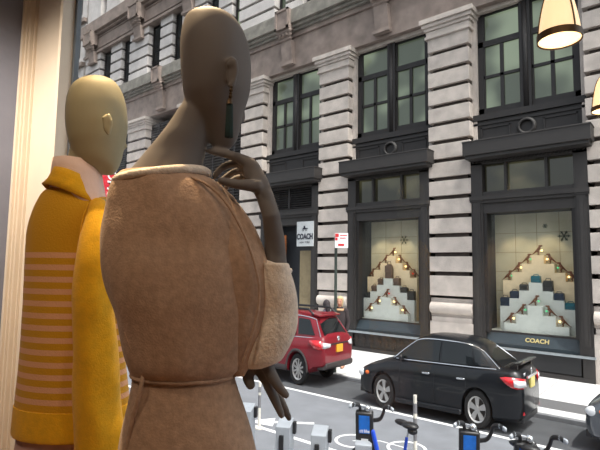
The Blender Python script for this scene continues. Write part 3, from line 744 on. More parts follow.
    # door seams and handles
    for s in (-1,1):
        for xx in spec['seams']:
            bm=NB(); 
            chain(bm,[(xx,s*(hw*spec.get('sw',1.0)-.004),.32),(xx,s*(hw*spec.get('sw',1.0)+.003),.6),(xx+.03,s*(hw*.985*spec.get('sw',1.0)),zb(xx)-.07)],.006,5); O('door_seam',bm,blkpl)
        for xx in spec['handles']:
            bm=NB(); chain(bm,[(xx,s*(hw+.012),.80),(xx+.18,s*(hw+.012),.805)],.018,8); O('door_handle',bm,chrome if spec['name']=='sedan' else paint)
    return side
# ---- sedan
def sedan(paint,root,rear=True):
    sp=dict(name='sedan',L=4.57,W=1.76,paint=paint,wr=.325,axles=(.92,3.52),spokes=5,
     sections=[(0.0,.50,.30,.48,.56),(.06,.66,.22,.56,.66),(.25,.80,.19,.66,.76),(.7,.87,.18,.78,.88),(1.3,.88,.17,.88,.99),(2.2,.88,.17,.92,1.02),(3.2,.88,.17,.94,1.04),(3.9,.88,.18,.96,1.06),(4.2,.86,.20,.96,1.07),(4.42,.80,.22,.93,1.07),(4.52,.74,.27,.84,1.0),(4.57,.66,.34,.70,.78)],
     belt=(1.12,4.12),roof=(1.75,3.6),wbelt=.80,wroof=.60,zbelt=lambda x:.96+.02*(x-1)+.0,zroof=lambda x:1.47-.03*(x-2.5)**2,
     glass=[(.09,.47,.10,.92,.06,.44),(.495,.78,.10,.92,.465,.84),(.795,.93,.12,.84,.855,.94)],mir=.12,
     seams=(1.42,2.42,3.25),handles=(2.12,3.05))
    side=car(sp,root)
    def O(name,bm,m,par=root,**k): return obj(name,bm,m,par,smooth=True,keep=False,auto=.6,stretch=KZ,**k)
    for s in (-1,1):
        # tail lamp wraps the corner
        bm=NB(); pts=[(4.10,.88,.93,.91),(4.22,.872,.945,.83),(4.34,.845,.945,.78),(4.45,.79,.94,.76),(4.535,.66,.925,.765),(4.56,.50,.905,.78)]
        up=[bm.verts.new((x+.0,s*(y+.012),zt)) for x,y,zt,zb in pts]; lo=[bm.verts.new((x+.012,s*(y+.012),zb)) for x,y,zt,zb in pts]
        for i in range(len(pts)-1): bm.faces.new((up[i],up[i+1],lo[i+1],lo[i]))
        q=O('tail_lamp',bm,redl)
        md=q.modifiers.new('s','SOLIDIFY'); md.thickness=.03; md.offset=0
        bm=NB(); pts=[(4.38,.845,.90,.80),(4.47,.785,.90,.785),(4.55,.67,.89,.79),(4.575,.56,.88,.80)]
        up=[bm.verts.new((x+.02,s*(y+.02),zt)) for x,y,zt,zb in pts]; lo=[bm.verts.new((x+.03,s*(y+.02),zb)) for x,y,zt,zb in pts]
        for i in range(len(pts)-1): bm.faces.new((up[i],up[i+1],lo[i+1],lo[i]))
        r_=O('reverse_lens',bm,whl,q); md=r_.modifiers.new('s','SOLIDIFY'); md.thickness=.02
        bm=NB(); ball(bm,(.22,s*.70,.60),.17,sx=1.1,sy=.55,sz=.5,n=16); h=O('headlamp',bm,whl)
        bm=NB(); ball(bm,(.40,s*.81,.63),.08,sx=1.1,sy=.5,sz=.5,n=12); O('indicator',bm,ambl,h)
        bm=NB(); box(bm,4.52,4.56,s*.62-.05,s*.62+.05,.34,.39); O('reflector',bm,redl)
    bm=NB(); prism(bm,[(4.16,-.62,1.085),(4.36,-.66,1.15),(4.52,-.64,1.17),(4.52,-.64,1.145),(4.3,-.64,1.10)],(0,1.27,0)); 
    for s in (-1,1): box(bm,4.25,4.42,s*.58-.03,s*.58+.03,1.03,1.12)
    O('spoiler',bm,paint)
    bm=NB(); box(bm,4.555,4.60,-.42,.42,.905,.945); O('boot_garnish',bm,chrome)
    bm=NB(); box(bm,4.56,4.60,-.17,.17,.73,.90); pl=O('number_plate',bm,platey)
    bm=NB(); ball(bm,(4.57,0,1.0),.055,sx=.3,n=12); O('boot_badge',bm,chrome)
    bm=NB(); 
    for k in range(3): chain(bm,[(4.545,-.46+.03*k*0-.05*k,.99),(4.545,-.46-.05*k,.96)],.010,5)
    O('model_lettering',bm,chrome)
    bm=NB(); box(bm,4.35,4.53,-.62,.62,.20,.30); box(bm,.02,.2,-.6,.6,.2,.3); O('bumper_insert',bm,blkpl)
    bm=NB(); box(bm,-.0,.06,-.4,.4,.45,.55); O('grille',bm,blkpl)
    for s in (-1,1):
        bm=NB(); chain(bm,[(1.35,s*.875,.22),(3.1,s*.875,.23)],.05,8); O('side_skirt',bm,paint)
    # interior hints: wing mirror stalk etc. are on the doors
    return sp
CX,CY=-7.93,12.02
sd=thing('sedan_car','black four-door sedan with rear spoiler parked at the kerb','car',(CX,CY+.88,-.002))
sedan(carblk,sd)
s2=thing('parked_car','dark grey car whose nose just enters at the right edge of the picture','car',(-2.16,CY+.92,-.002))
sedan(cargry,s2)
# ---- wagon
def wagon(root):
    paint=carred
    sp=dict(name='wagon',L=4.82,W=1.74,paint=paint,wr=.36,axles=(1.0,3.75),spokes=10,
     sections=[(0,.55,.36,.60,.72),(.08,.72,.30,.70,.82),(.3,.86,.28,.80,.92),(.8,.91,.27,.92,1.02),(1.4,.92,.27,.98,1.08),(2.5,.92,.27,1.0,1.12),(3.8,.92,.28,1.02,1.16),(4.2,.90,.31,1.03,1.19),(4.4,.90,.40,1.03,1.20),(4.65,.86,.44,1.02,1.20),(4.76,.82,.46,.98,1.14),(4.82,.76,.50,.86,1.0)],
     belt=(1.2,4.72),rnd=.04,roof=(2.05,4.3),wbelt=.84,wroof=.64,zbelt=lambda x:1.03+.02*(x-1),zroof=lambda x:1.66-.02*(x-2.8)**2,
     glass=[(.10,.40,.10,.90,.04,.34),(.43,.70,.10,.90,.37,.68),(.73,.93,.16,.86,.71,.90)],mir=.12,seams=(1.5,2.5,3.3),handles=(2.2,3.1))
    side=car(sp,root)
    def O(name,bm,m,par=root,**k): return obj(name,bm,m,par,smooth=True,keep=False,auto=.6,stretch=KZ,**k)
    for s in (-1,1):
        bm=NB(); chain(bm,[(2.2,s*.60,1.64),(2.35,s*.60,1.73),(4.0,s*.60,1.73),(4.2,s*.60,1.62)],.028,8); O('roof_rail',bm,blkpl)
        bm=NB(); pts=[(4.28,.905,1.06,1.0),(4.45,.90,1.07,.90),(4.62,.865,1.07,.86),(4.75,.80,1.05,.87)]
        up=[bm.verts.new((x,s*(y+.0),zt)) for x,y,zt,zb in pts]; lo=[bm.verts.new((x+.02,s*(y+.01),zb)) for x,y,zt,zb in pts]
        for i in range(len(pts)-1): bm.faces.new((up[i],up[i+1],lo[i+1],lo[i]))
        q=O('tail_lamp',bm,redl); md=q.modifiers.new('s','SOLIDIFY'); md.thickness=.04; md.offset=0
        bm=NB(); pts=[(4.72,.82,1.03,.90),(4.79,.74,1.02,.90),(4.83,.60,1.0,.91),(4.84,.52,.99,.93)]
        up=[bm.verts.new((x,s*(y+.0),zt)) for x,y,zt,zb in pts]; lo=[bm.verts.new((x+.02,s*(y+.01),zb)) for x,y,zt,zb in pts]
        for i in range(len(pts)-1): bm.faces.new((up[i],up[i+1],lo[i+1],lo[i]))
        r_=O('reverse_lens',bm,whl,q); md=r_.modifiers.new('s','SOLIDIFY'); md.thickness=.04; md.offset=0
        bm=NB(); chain(bm,[(1.5,s*.86,.36),(3.25,s*.86,.37)],.085,8,flat=.5,flatdir=Vector((0,1,0))); O('sill_cladding',bm,gryclad)
        bm=NB(); 
        for ax in (1.0,3.75):
            chain(bm,[(ax+.45*math.cos(t),s*.905,.36+.45*math.sin(t)) for t in [PI*i/14 for i in range(15)]],.035,6)
        O('arch_cladding',bm,gryclad)
        bm=NB(); ball(bm,(.22,s*.74,.76),.17,sx=1.1,sy=.6,sz=.55,n=14); O('headlamp',bm,whl)
    bm=NB(); prism(bm,[(4.5,-.76,.40),(4.80,-.76,.42),(4.86,-.72,.47),(4.85,-.72,.57),(4.5,-.78,.57)],(0,1.50,0)); O('rear_bumper',bm,gryclad,bevel=.03)
    bm=NB(); box(bm,4.82,4.86,-.17,.17,.78,.95); O('number_plate',bm,plateo)
    bm=NB(); ball(bm,(4.80,0,1.08),.06,sx=.3,sy=1.2,n=12); O('tailgate_badge',bm,chrome)
    bm=NB(); box(bm,4.80,4.835,-.5,.5,.96,.99); O('tailgate_seam',bm,blkpl)
    bm=NB(); prism(bm,[(4.1,-.58,1.64),(4.42,-.56,1.60),(4.42,-.56,1.57),(4.1,-.58,1.60)],(0,1.16,0)); O('roof_spoiler',bm,paint)
    bm=NB(); chain(bm,[(4.60,-.08,1.24),(4.46,.42,1.44)],.016,6); O('rear_wiper',bm,blkpl)
wg=thing('wagon_car','dark red estate car with roof rails parked ahead of the black sedan','car',(-14.20,12.40+.86,-.002))
wagon(wg)

# ================================================================== STREET FURNITURE
# delineator posts
def post(x,y,h,label):
    t=thing('delineator_post',label,'post',(x,y,0),'flexible lane posts')
    bm=NB(); lathe(bm,[(.10,0),(.10,.03),(.036,.06),(.034,h),(.0005,h+.005)],16,c=(x,y,0)); obj('tube',bm,steelp,t,smooth=True,auto=.6)
    bm=NB()
    for a,b in ((.45,.72),(.78,.9)): lathe(bm,[(.0370,h*a),(.0370,h*b)],16,c=(x,y,0))
    obj('reflective_band',bm,tapeg,t,smooth=True)
p1=at(415,395,8.5); post(p1.x,8.5,p1.z,'pale flexible lane post in front of the black sedan')
p2=at(260,382,8.5); post(p2.x,8.5,p2.z,'pale flexible lane post beside the hanging mannequin hand')
# docks
def dock(x,y,label):
    t=thing('docking_post',label,'bike dock',(x,y,0),'bike docking posts in a row',rz=math.radians(28))
    def O(n,bm,m,p=t): return obj(n,bm,m,p,keep=False,bevel=.012)
    bm=NB(); prism(bm,[(-.13,-.18,0),(-.13,-.15,1.08),(-.13,.14,1.17),(-.13,.2,0)],(.26,0,0)); O('housing',bm,silver)
    bm=NB(); box(bm,-.06,.02,-.195,-.15,.35,.95); O('latch_slot',bm,blkpl)
    bm=NB(); box(bm,.13,.19,.02,.12,.92,1.12); O('side_latch',bm,blkpl)
    bm=NB(); box(bm,-.2,.2,-.25,.25,0,.04); O('base_plate',bm,silver)
    return t
names=['bike docking post nearest the brown sweater','second bike docking post, just below the mannequin fingers','third bike docking post, no bike in it','bike docking post holding the first blue bike']
for (px,py),l in zip(((247,406),(285,421),(320,429),(364,438)),names):
    d=ray(px,py); k=(1.14-CH)/d.z; dock(d.x*k,d.y*k,l)
# bikes
def bike(head,hd,steer,label):
    """hd heading angle; head = head unit top world xy"""
    t=thing('rental_bike',label,'bicycle',(head[0],head[1],0),'blue rental bikes in the dock row',rz=hd)
    def O(n,bm,m,p=t,**k): return obj(n,bm,m,p,keep=False,stretch=KZ,smooth=True,auto=.6,**k)
    R_=.33
    def wheel(x,nm):
        bm=NB(); lathe(bm,[(R_-.045,-.02),(R_-.01,-.024),(R_,0),(R_-.01,.024),(R_-.045,.02)],32,axis='Y',c=(x,0,R_)); w=O('tyre',bm,tyrem)
        bm=NB()
        for k in range(14):
            a=2*PI*k/14; chain(bm,[(x,.02*(-1)**k,R_),(x+(R_-.04)*math.cos(a),0,R_+(R_-.04)*math.sin(a))],.0025,4,caps=False)
        chain(bm,[(x,-.05,R_),(x,.05,R_)],.03,10); O('spokes',bm,chrome,w)
    wheel(.12,'f'); wheel(-.95,'r')
    bm=NB(); chain(bm,[(-.05,0,.88),(-.22,0,.5),(-.42,0,.34),(-.52,0,.36)],[.035,.04,.04,.035],10); chain(bm,[(-.52,0,.33),(-.66,0,.92)],.024,10)
    for s in (-1,1): chain(bm,[(-.52,s*.03,.33),(-.95,s*.06,.33)],.014,8); chain(bm,[(-.62,s*.02,.78),(-.95,s*.06,.33)],.012,8)
    O('frame',bm,bluep)
    bm=NB(); chain(bm,[(-.05,0,.85),(.0,0,.7)],.03,10)
    for s in (-1,1): chain(bm,[(.0,s*.05,.68),(.12,s*.055,.33)],.015,8)
    O('fork',bm,blkpl)
    for x,a0,a1,nm in ((.12,20,170,'front_fender'),(-.95,-5,190,'rear_fender')):
        bm=NB(); rr=R_+.03; ring=[]
        for i in range(19):
            a=math.radians(lerp(a0,a1,i/18)); c=Vector((x,0,R_)); e=Vector((math.cos(a),0,math.sin(a)))
            ring.append([c+e*rr+Vector((0,-.04,0))-e*.02,c+e*(rr+.012)+Vector((0,-.03,0)),c+e*(rr+.02),c+e*(rr+.012)+Vector((0,.03,0)),c+e*rr+Vector((0,.04,0))-e*.02,c+e*(rr-.002)])
        loft(bm,ring); O(nm,bm,bluep if x<0 else blkpl)
    # rear wheel skirt panel
    bm=NB()
    for s in (-1,1): prism(bm,[(-.95+.30*math.cos(math.radians(a)),s*.045,R_+.30*math.sin(math.radians(a))) for a in range(20,170,15)],(0,s*.006,0))
    O('skirt_guard',bm,bluel)
    bm=NB(); ball(bm,(-.72,0,1.06),.12,sx=1.15,sy=.8,sz=.3,n=16); ball(bm,(-.58,0,1.07),.075,sx=1.7,sy=.6,sz=.45,n=12); ball(bm,(-.76,0,1.01),.08,sx=1,sy=.8,sz=.45,n=12); sdl=O('saddle',bm,blkpl)
    bm=NB(); chain(bm,[(-.65,0,.9),(-.70,0,1.02)],.014,8); O('seat_post',bm,chrome)
    # head unit turned with the bars (child empties avoided: rotate geometry)
    Rm=Matrix.Rotation(steer,4,'Z'); c0=Vector((-.03,0,0))
    def rot(bm): bmesh.ops.transform(bm,matrix=Matrix.Translation(c0)@Rm@Matrix.Translation(-c0),verts=bm.verts)
    bm=NB(); prism(bm,[(.12,-.02,.76),(-.02,-.02,.76),(-.095,-.02,1.09),(.03,-.02,1.11)],(0,.28,0)); rot(bm); hu=O('head_unit',bm,blkpl,bevel=.025)
    bm=NB(); prism(bm,[(-.036,.035,.86),(-.048,.035,.86),(-.093,.035,1.06),(-.075,.035,1.06)],(0,.17,0)); rot(bm); O('blue_panel',bm,bluel,hu)
    bm=text_mesh('citi bike',.05,.001,facing(-.062,.115,.89,(0,-1,0),(-.044,0,.2)),.001); 
    for v in bm.verts: v.co+=Vector((.006,0,0))*-1
    rot(bm); O('panel_lettering',bm,signw,hu)
    bm=NB(); prism(bm,[(-.02,.06,.77),(-.034,.06,.77),(-.042,.06,.80),(-.03,.06,.80)],(0,.11,0)); rot(bm); O('reflector',bm,whl,hu)
    bm=NB()
    for s in (-1,1):
        chain(bm,smooth_pts([(.0,0,1.0),(-.0,s*.12,1.02),(-.03,s*.18,1.10),(-.07,s*.20,1.165),(-.12,s*.27,1.18),(-.17,s*.30,1.175)],4),.024,8)
    rot(bm); O('handlebar',bm,blkpl)
    for s in (-1,1):
        bm=NB(); chain(bm,[(-.12,s*.27,1.18),(-.20,s*.33,1.17)],.024,8); chain(bm,[(-.06,s*.2,1.17),(-.10,s*.33,1.16)],.008,6); rot(bm); O('grip',bm,silver)
    bm=NB(); ball(bm,(-.03,.07,1.13),.045,sx=1.3,sy=1.2,sz=.9,n=12); chain(bm,[(-.03,.0,1.08),(-.03,.09,1.14),(-.05,.17,1.15)],.016,8); rot(bm); O('bell',bm,chrome)
    bm=NB(); chain(bm,[(-.52,-.13,.30),(-.52,.13,.36)],.012,8); box(bm,-.58,-.46,-.2,-.11,.26,.29);box(bm,-.58,-.46,.11,.2,.35,.38); O('pedals',bm,blkpl)
HD=math.radians(176)
def bike_at(px,py,label):
    d=ray(px,py); k=(1.66-CH)/d.z; x,y=d.x*k,d.y*k
    bike((x+.03*math.cos(HD),y+.03*math.sin(HD)),HD,math.radians(-59),label)
bike_at(372,406,'complete blue rental bike nearest the lane post, seat and rear fender in view')
bike_at(478,424.5,'blue rental bike with its screen in view below the rear wheel of the sedan')
bike_at(535,436,'rightmost blue rental bike, only its handlebars and top of screen showing')
# parking sign
sp=thing('street_sign_pole','dark green pole with small white and red parking sign on far sidewalk','street sign',(-10.4,14.4,.12))
pt=at(336,240,14.4)
bm=NB(); chain(bm,[(pt.x,14.4,.12),(pt.x,14.4,pt.z+.15)],.055,10); obj('pole',bm,greenp,sp)
rt=Vector((math.cos(.5),math.sin(.5),0)); nrm=Vector((rt.y,-rt.x,0))
c=at(341.5,240.5,14.3)
bm=NB(); wv=.24; hv=.27
prism(bm,[c-rt*wv-Vector((0,0,hv)),c+rt*wv-Vector((0,0,hv)),c+rt*wv+Vector((0,0,hv)),c-rt*wv+Vector((0,0,hv))],nrm*.02); sf=obj('sign_face',bm,signw,sp)
bm=NB()
def patch(a,b,z0,z1): prism(bm,[c+rt*a+nrm*.022+Vector((0,0,z0)),c+rt*b+nrm*.022+Vector((0,0,z0)),c+rt*b+nrm*.022+Vector((0,0,z1)),c+rt*a+nrm*.022+Vector((0,0,z1))],nrm*.004)
patch(-.23,-.1,.12,.25);patch(-.23,-.14,.0,.1);patch(-.12,.1,-.2,-.12);patch(-.05,.2,.17,.2);patch(-.05,.16,.07,.1)
obj('sign_print',bm,signr,sf)
# ---- people on the far sidewalk
def person(x,y,H_,rz,label,top,hair,legs,fur=False,bag_=False):
    t=thing('person',label,'person',(x,y,.12),None,rz); t.scale=(1.35,1.35,1)
    k=H_/1.75; 
    def Z(v): return v*k
    bm=NB()
    chain(bm,[(0,0,Z(.92)),(0,0,Z(1.1)),(0,.01,Z(1.35)),(0,0,Z(1.46))],[.15,.13,.17,.10],16,flat=.7,flatdir=Vector((0,1,0)))
    chain(bm,[(0,0,Z(1.42)),(0,.02,Z(1.56))],[.055,.05],12)
    ball(bm,(0,.02,Z(1.64)),.095,sx=.85,sy=1.0,sz=1.2*k,n=18)
    chain(bm,[(0,.10,Z(1.64)),(0,.125,Z(1.60))],[.015,.02],8)
    for s in (-1,1):
        chain(bm,[(s*.17,0,Z(1.42)),(s*.23,-.02,Z(1.15)),(s*.22,.1,Z(.93))],[.06,.045,.035],12)
        chain(bm,[(s*.22,.1,Z(.93)),(s*.22,.14,Z(.84))],[.03,.035],8)
        for q in range(4): chain(bm,[(s*.22+(q-1.5)*.018,.14,Z(.85)),(s*.22+(q-1.5)*.02,.16,Z(.78))],[.010,.008],6)
        chain(bm,[(s*.09,0,Z(.95)),(s*.10,.04*s,Z(.5)),(s*.10,.02*s-.02,Z(.09))],[.095,.065,.045],12)
        chain(bm,[(s*.10,-.03,Z(.04)),(s*.10,.14,Z(.03))],[.045,.04],10)
        ball(bm,(s*.085,.02,Z(1.64)),.022,sx=.5,n=8)
    body=obj('body',bm,skinp,t,keep=False)
    md=body.modifiers.new('r','REMESH'); md.mode='VOXEL'; md.voxel_size=.012; md.use_smooth_shade=True
    bpy.context.view_layer.update(); apply_mods(body)
    bm=NB(); chain(bm,[(0,0,Z(.75)),(0,0,Z(1.05)),(0,.01,Z(1.36)),(0,0,Z(1.47))],[.20,.17,.20,.11],18,flat=.75,flatdir=Vector((0,1,0)))
    for s in (-1,1): chain(bm,[(s*.17,0,Z(1.43)),(s*.235,-.02,Z(1.15)),(s*.225,.09,Z(.95))],[.085,.065,.055],12)
    obj('coat',bm,top,t,keep=False)
    bm=NB()
    for s in (-1,1): chain(bm,[(s*.09,0,Z(.95)),(s*.10,.04*s,Z(.5)),(s*.10,.02*s-.02,Z(.1))],[.11,.08,.065],12)
    obj('trousers',bm,legs,t,keep=False)
    bm=NB(); ball(bm,(0,-.005,Z(1.665)),.112,sx=.92,sy=1.0,sz=1.15*k,n=18); chain(bm,[(0,-.06,Z(1.62)),(0,-.09,Z(1.46))],[.085,.05],12)
    bmesh.ops.delete(bm,geom=[v for v in bm.verts if v.co.y>.075 and v.co.z<Z(1.70)],context='VERTS'); obj('hair',bm,hair,t,keep=False)
    bm=NB()
    for s in (-1,1): ball(bm,(s*.035,.105,Z(1.655)),.012,n=8)
    obj('eyes',bm,inkd,t,keep=False)
    bm=NB(); chain(bm,[(-.025,.113,Z(1.575)),(.025,.113,Z(1.575))],.006,6); obj('lips',bm,signr,t,keep=False)
    if fur:
        bm=NB(); lathe(bm,[(.10+.05*math.cos(a),Z(1.44)+.055*math.sin(a)) for a in [2*PI*i/10 for i in range(11)]],20); obj('fur_collar',bm,furm,t,keep=False)
q=at(326.5,301,15.0); person(q.x,15.0,q.z-.12,math.radians(70),'dark-haired person in grey jacket walking behind the red car',jackm,haird,trousm)
q=at(340,297.5,15.2); person(q.x,15.2,q.z-.12,math.radians(200),'blond person in dark coat with tan fur collar beside the sign pole',coatm,hairb,trousm,fur=True)

# ================================================================== PENDANT LAMP REFLECTIONS, BUILT AS SOLID LAMPS
def pendant(px,py,D,h_px,label):
    c=dep(px,py,D); s=h_px*D/FPX   # s = shade height
    t=thing('reflected_pendant_lamp',label,'pendant lamp',c,'pendant lamp reflections built solid in the shop window')
    w=s*.34
    prof=[(.10,1.0),(.38,.93),(.62,.75),(.80,.5),(.93,.22),(.98,0.0)]
    bm=NB(); P=smooth_pts([(r*w,(h-.5)*s) for r,h in prof],4); lathe(bm,P+[(r*.965,h) for r,h in P[::-1]],40,c=c); obj('glass_shade',bm,lampglass,t,smooth=True)
    bm=NB()
    lathe(bm,[(w*.99,-.52*s),(w*1.04,-.52*s),(w*1.04,-.40*s),(w*.99,-.40*s)],40,c=c)
    for k in range(3):
        a=math.radians(205+120*k); pts=[c+Vector((math.cos(a)*r*1.02,math.sin(a)*r*1.02,h)) for r,h in P]; chain(bm,pts,w*.045,6)
    lathe(bm,[(w*.16,.46*s),(w*.2,.5*s),(w*.12,.6*s),(w*.03,.62*s)],20,c=c); obj('strap_frame',bm,brass,t,smooth=True,auto=.8)
    bm=NB(); ball(bm,c+Vector((0,0,-.02*s)),w*.3,sz=1.3,n=16); obj('bulb',bm,bulbm,t)
    bm=NB(); chain(bm,[c+Vector((0,0,.6*s)),(c.x,c.y,CZ)],.004,6); obj('cord',bm,blkpl,t)
    ld=bpy.data.lights.new('lamp_glow','POINT'); ld.energy=.35; ld.color=(1,.78,.5); ld.shadow_soft_size=.03
    lo=bpy.data.objects.new('lamp_glow',ld); COL.objects.link(lo); lo.location=c+Vector((0,0,-s*.75))
pendant(558.5,12,1.55,58,'solid stand-in for the reflection of a large lit glass pendant lamp with dark metal straps at top right')
pendant(605,93,1.6,36,'solid stand-in for the reflection of a smaller lit pendant lamp cut by the right picture edge')
# ================================================================== MANNEQUINS
RH=Vector((math.cos(YAW),math.sin(YAW),0)); FH=Vector((-math.sin(YAW),math.cos(YAW),0))
def rows_loft(bm,rows,D,n=36,ratio=.75,k=4,fold=0,seed=0,tilt=None,cap=True,shift=0,mi=0,pw=1.0):
    """body section rings: (height row, left, right[, ratio[, depth shift]])"""
    R=[]
    for r in rows: R.append(tuple(r)+((ratio,) if len(r)<4 else ())+((0,) if len(r)<5 else ()))
    rings=[]
    for (y,xl,xr,ra,ds) in smooth_pts(R,k):
        c=dep((xl+xr)/2,y,D); hw=abs(xr-xl)/2*D/FPX; c=c+FH*(ds+shift); ring=[]
        for j in range(n):
            t=2*PI*j/n; ct,st=math.cos(t),math.sin(t)
            ct=math.copysign(abs(ct)**pw,ct); st=math.copysign(abs(st)**pw,st)
            p=c+RH*ct*hw+FH*st*hw*ra
            if tilt: p.z+=tilt*ct*hw
            if fold:
                d=(p-c); d.z=0
                f=noise.noise(Vector((p.x*9+seed,p.y*9,p.z*5)))*.6+noise.noise(Vector((p.x*22+seed,p.y*22,p.z*9+3)))*.25
                p=p+d.normalized()*fold*f if d.length>1e-6 else p
            ring.append(p)
        rings.append(ring)
    return loft(bm,rings,cap,cap,mi)
def shell_close(o,th):
    md=o.modifiers.new('s','SOLIDIFY'); md.thickness=th; md.offset=-1
def remesh(o,vs,sm=6):
    md=o.modifiers.new('r','REMESH'); md.mode='VOXEL'; md.voxel_size=vs; md.use_smooth_shade=True
    m2=o.modifiers.new('s','SMOOTH'); m2.factor=.5; m2.iterations=sm
    bpy.context.view_layer.update(); apply_mods(o)
# ---------------- foreground mannequin
DA=1.3
ma=thing('mannequin','bronze mannequin with tassel earring, hand raised to chin, wearing oatmeal sweater','mannequin',dep(190,372,DA)*1.0)
ma.location.z=FZ
def px(x,y,D=DA): return dep(x,y,D)
K=DA/FPX
bm=NB()
rows_loft(bm,[(11.2,203,213,.9),(12.5,197,221,.9),(16,191,230,.95),(22,186,237.5),(32,183,244),(45,181.2,248.5),(60,181.2,250.6),(75,182,251),(88,183.3,250),(98,185,247.8),(106,189,245),(114,194,242.6),(122,199,241,.95),(130,203.5,239.3,.8),(138,207,237.5,.62),(144,210,234.5,.5),(149,214,230,.4),(151,218,226,.3)],DA,ratio=1.05,k=3,n=40)
# neck and shoulders
rows_loft(bm,[(92,187,221,.9),(104,183,222,.9),(112,177.5,218,.9),(120,172.5,214.5,.9),(128,167,211.5,.9),(136,161,209,.9),(144,154.5,207,.85),(152,147.5,205,.8),(160,141,203.5,.8),(168,134.5,202.5,.8),(178,126,203,.78),(190,118,212,.72),(205,116,222,.7),(235,116,236,.62),(280,120,232,.62),(330,130,224,.62),(365,137,225,.62),(400,132,232,.62),(450,126,242,.62),(500,124,246,.62),(540,126,246,.62)],DA,k=3,n=40)
# nose hint + ear on near side
chain(bm,[px(242,112,1.32),px(243,119,1.325),px(239.5,122,1.325)],[.008,.008,.006],10)
chain(bm,[px(237,131,1.31),px(236,134,1.31)],[.009,.008],8)
ec=px(232,73,DA-.103)
ear=[]
for (dx,dy,r) in ((-3.2,-8,.006),(-.5,-14,.007),(3,-12,.007),(4.5,-4,.007),(3,5,.006),(.5,12,.0075),(-2,13,.006)):
    ear.append((px(232+dx,73+dy,DA-.107),r))
chain(bm,[e[0] for e in ear],[e[1] for e in ear],10)
chain(bm,[px(232,62,DA-.095),px(231,85,DA-.095)],[.014,.010],12)
# raised right arm: shoulder, elbow, wrist
sh=px(218,214,1.30); el=px(268,335,1.31); wr=px(264,193,1.26)
chain(bm,[px(205,200,1.29),sh,px(243,272,1.31),el],[.045,.042,.038,.034],16)
chain(bm,[el,px(273,290,1.315),px(275.5,262,1.295),px(274.5,238,1.27),px(271,215,1.245),px(265,196,1.26)],[.034,.0335,.031,.027,.0235,.0235],18)
# palm
chain(bm,[px(265,196,1.26),px(258,181,1.27),px(252,170,1.28)],[.0235,.026,.024],16,flat=.75,flatdir=FH)
def finger(pts,rad,n=12):
    P=smooth_pts([tuple(px(*p[:2],p[2] if len(p)>2 else 1.28))+(r,) for p,r in zip(pts,rad)],4)
    chain(bm,[q[:3] for q in P],[q[3] for q in P],n)
finger([(258,178,1.28),(252,166,1.28),(243,160,1.285),(230,155,1.29),(218,152.5,1.29),(210,151,1.29)],[.020,.019,.0155,.0125,.011,.009])     # index under the chin
finger([(254,176,1.3),(246,166,1.31),(236,163.5,1.32),(226,166,1.32),(219,171,1.32),(215,176,1.32)],[.017,.015,.013,.0115,.010,.009])     # middle, curled
finger([(254,180,1.33),(246,172,1.34),(238,171,1.35),(229,175,1.35),(222,181,1.35),(218,187,1.35)],[.015,.013,.011,.010,.010,.009])     # ring
finger([(254,184,1.36),(246,178,1.37),(238,178,1.38),(230,182,1.38),(226,188,1.38)],[.013,.012,.010,.009,.008])                           # little
finger([(256,186,1.25),(247,185,1.24),(238,184.5,1.235),(229,182.5,1.235),(221,180.5,1.235)],[.019,.016,.0135,.012,.010])                 # thumb
# left arm crossing in front, hand hanging below the sleeve
chain(bm,[px(128,205,1.33),px(140,300,1.46),px(190,352,1.5),px(238,350,1.42),px(256,352,1.36)],[.048,.040,.034,.026,.022],16)
chain(bm,[px(256,352,1.36),px(262,364,1.34),px(266,374,1.33)],[.023,.028,.026],14,flat=.7,flatdir=FH)
finger([(266,364,1.31),(272,376,1.30),(279,387,1.30),(286,395,1.30)],[.0185,.0165,.0135,.0105])
finger([(263,370,1.33),(269,386,1.33),(276,402,1.33),(281.5,415,1.33)],[.0175,.016,.013,.010])
finger([(266,370,1.36),(274,388,1.37),(283,405,1.37),(289,418,1.37)],[.015,.0135,.0115,.009])
finger([(262,368,1.38),(268,382,1.40),(277,398,1.41),(284,408,1.41)],[.012,.011,.009,.008])
finger([(256,358,1.33),(250,368,1.32),(248,377,1.315),(250.5,385,1.31)],[.018,.018,.0165,.0135])
# legs
for s in (-1,1):
    a=px(185+s*26,520,DA); chain(bm,[a,(a.x,a.y,2.5),(a.x,a.y,FZ+.1)],[.075,.05,.034],14); chain(bm,[(a.x,a.y,FZ+.045),Vector((a.x,a.y,FZ+.035))+FH*.16],[.035,.028],12)
body=obj('body',bm,skinA,ma); remesh(body,.0045,5)
# glass base plate and rod the mannequin stands on
bm=NB(); bx=px(185,520,DA); lathe(bm,[(.0005,FZ),(.22,FZ),(.22,FZ+.012),(.0005,FZ+.014)],32,c=(bx.x,bx.y,0)); obj('base_plate',bm,standm,ma,smooth=True,auto=.5)
# earring
bm=NB()
for i in range(5): ball(bm,px(231.5-.3*i,87+3.2*i,DA-.125),.0042+.0012*(i%2),n=10)
lathe(bm,[(.001,.018),(.006,.012),(.0085,.0)],14,c=px(229.5,104.5,DA-.125)); er=obj('earring',bm,brass,ma,smooth=True)
bm=NB(); c=px(229.3,120,DA-.125)
for k in range(16):
    a=2*PI*k/16; chain(bm,[c+Vector((math.cos(a)*.006,math.sin(a)*.006,.045)),c+Vector((math.cos(a)*.0085,math.sin(a)*.0085,-.042))],.0022,5)
chain(bm,[c+Vector((0,0,.045)),c-Vector((0,0,.04))],.006,8); obj('tassel',bm,tassel,er)
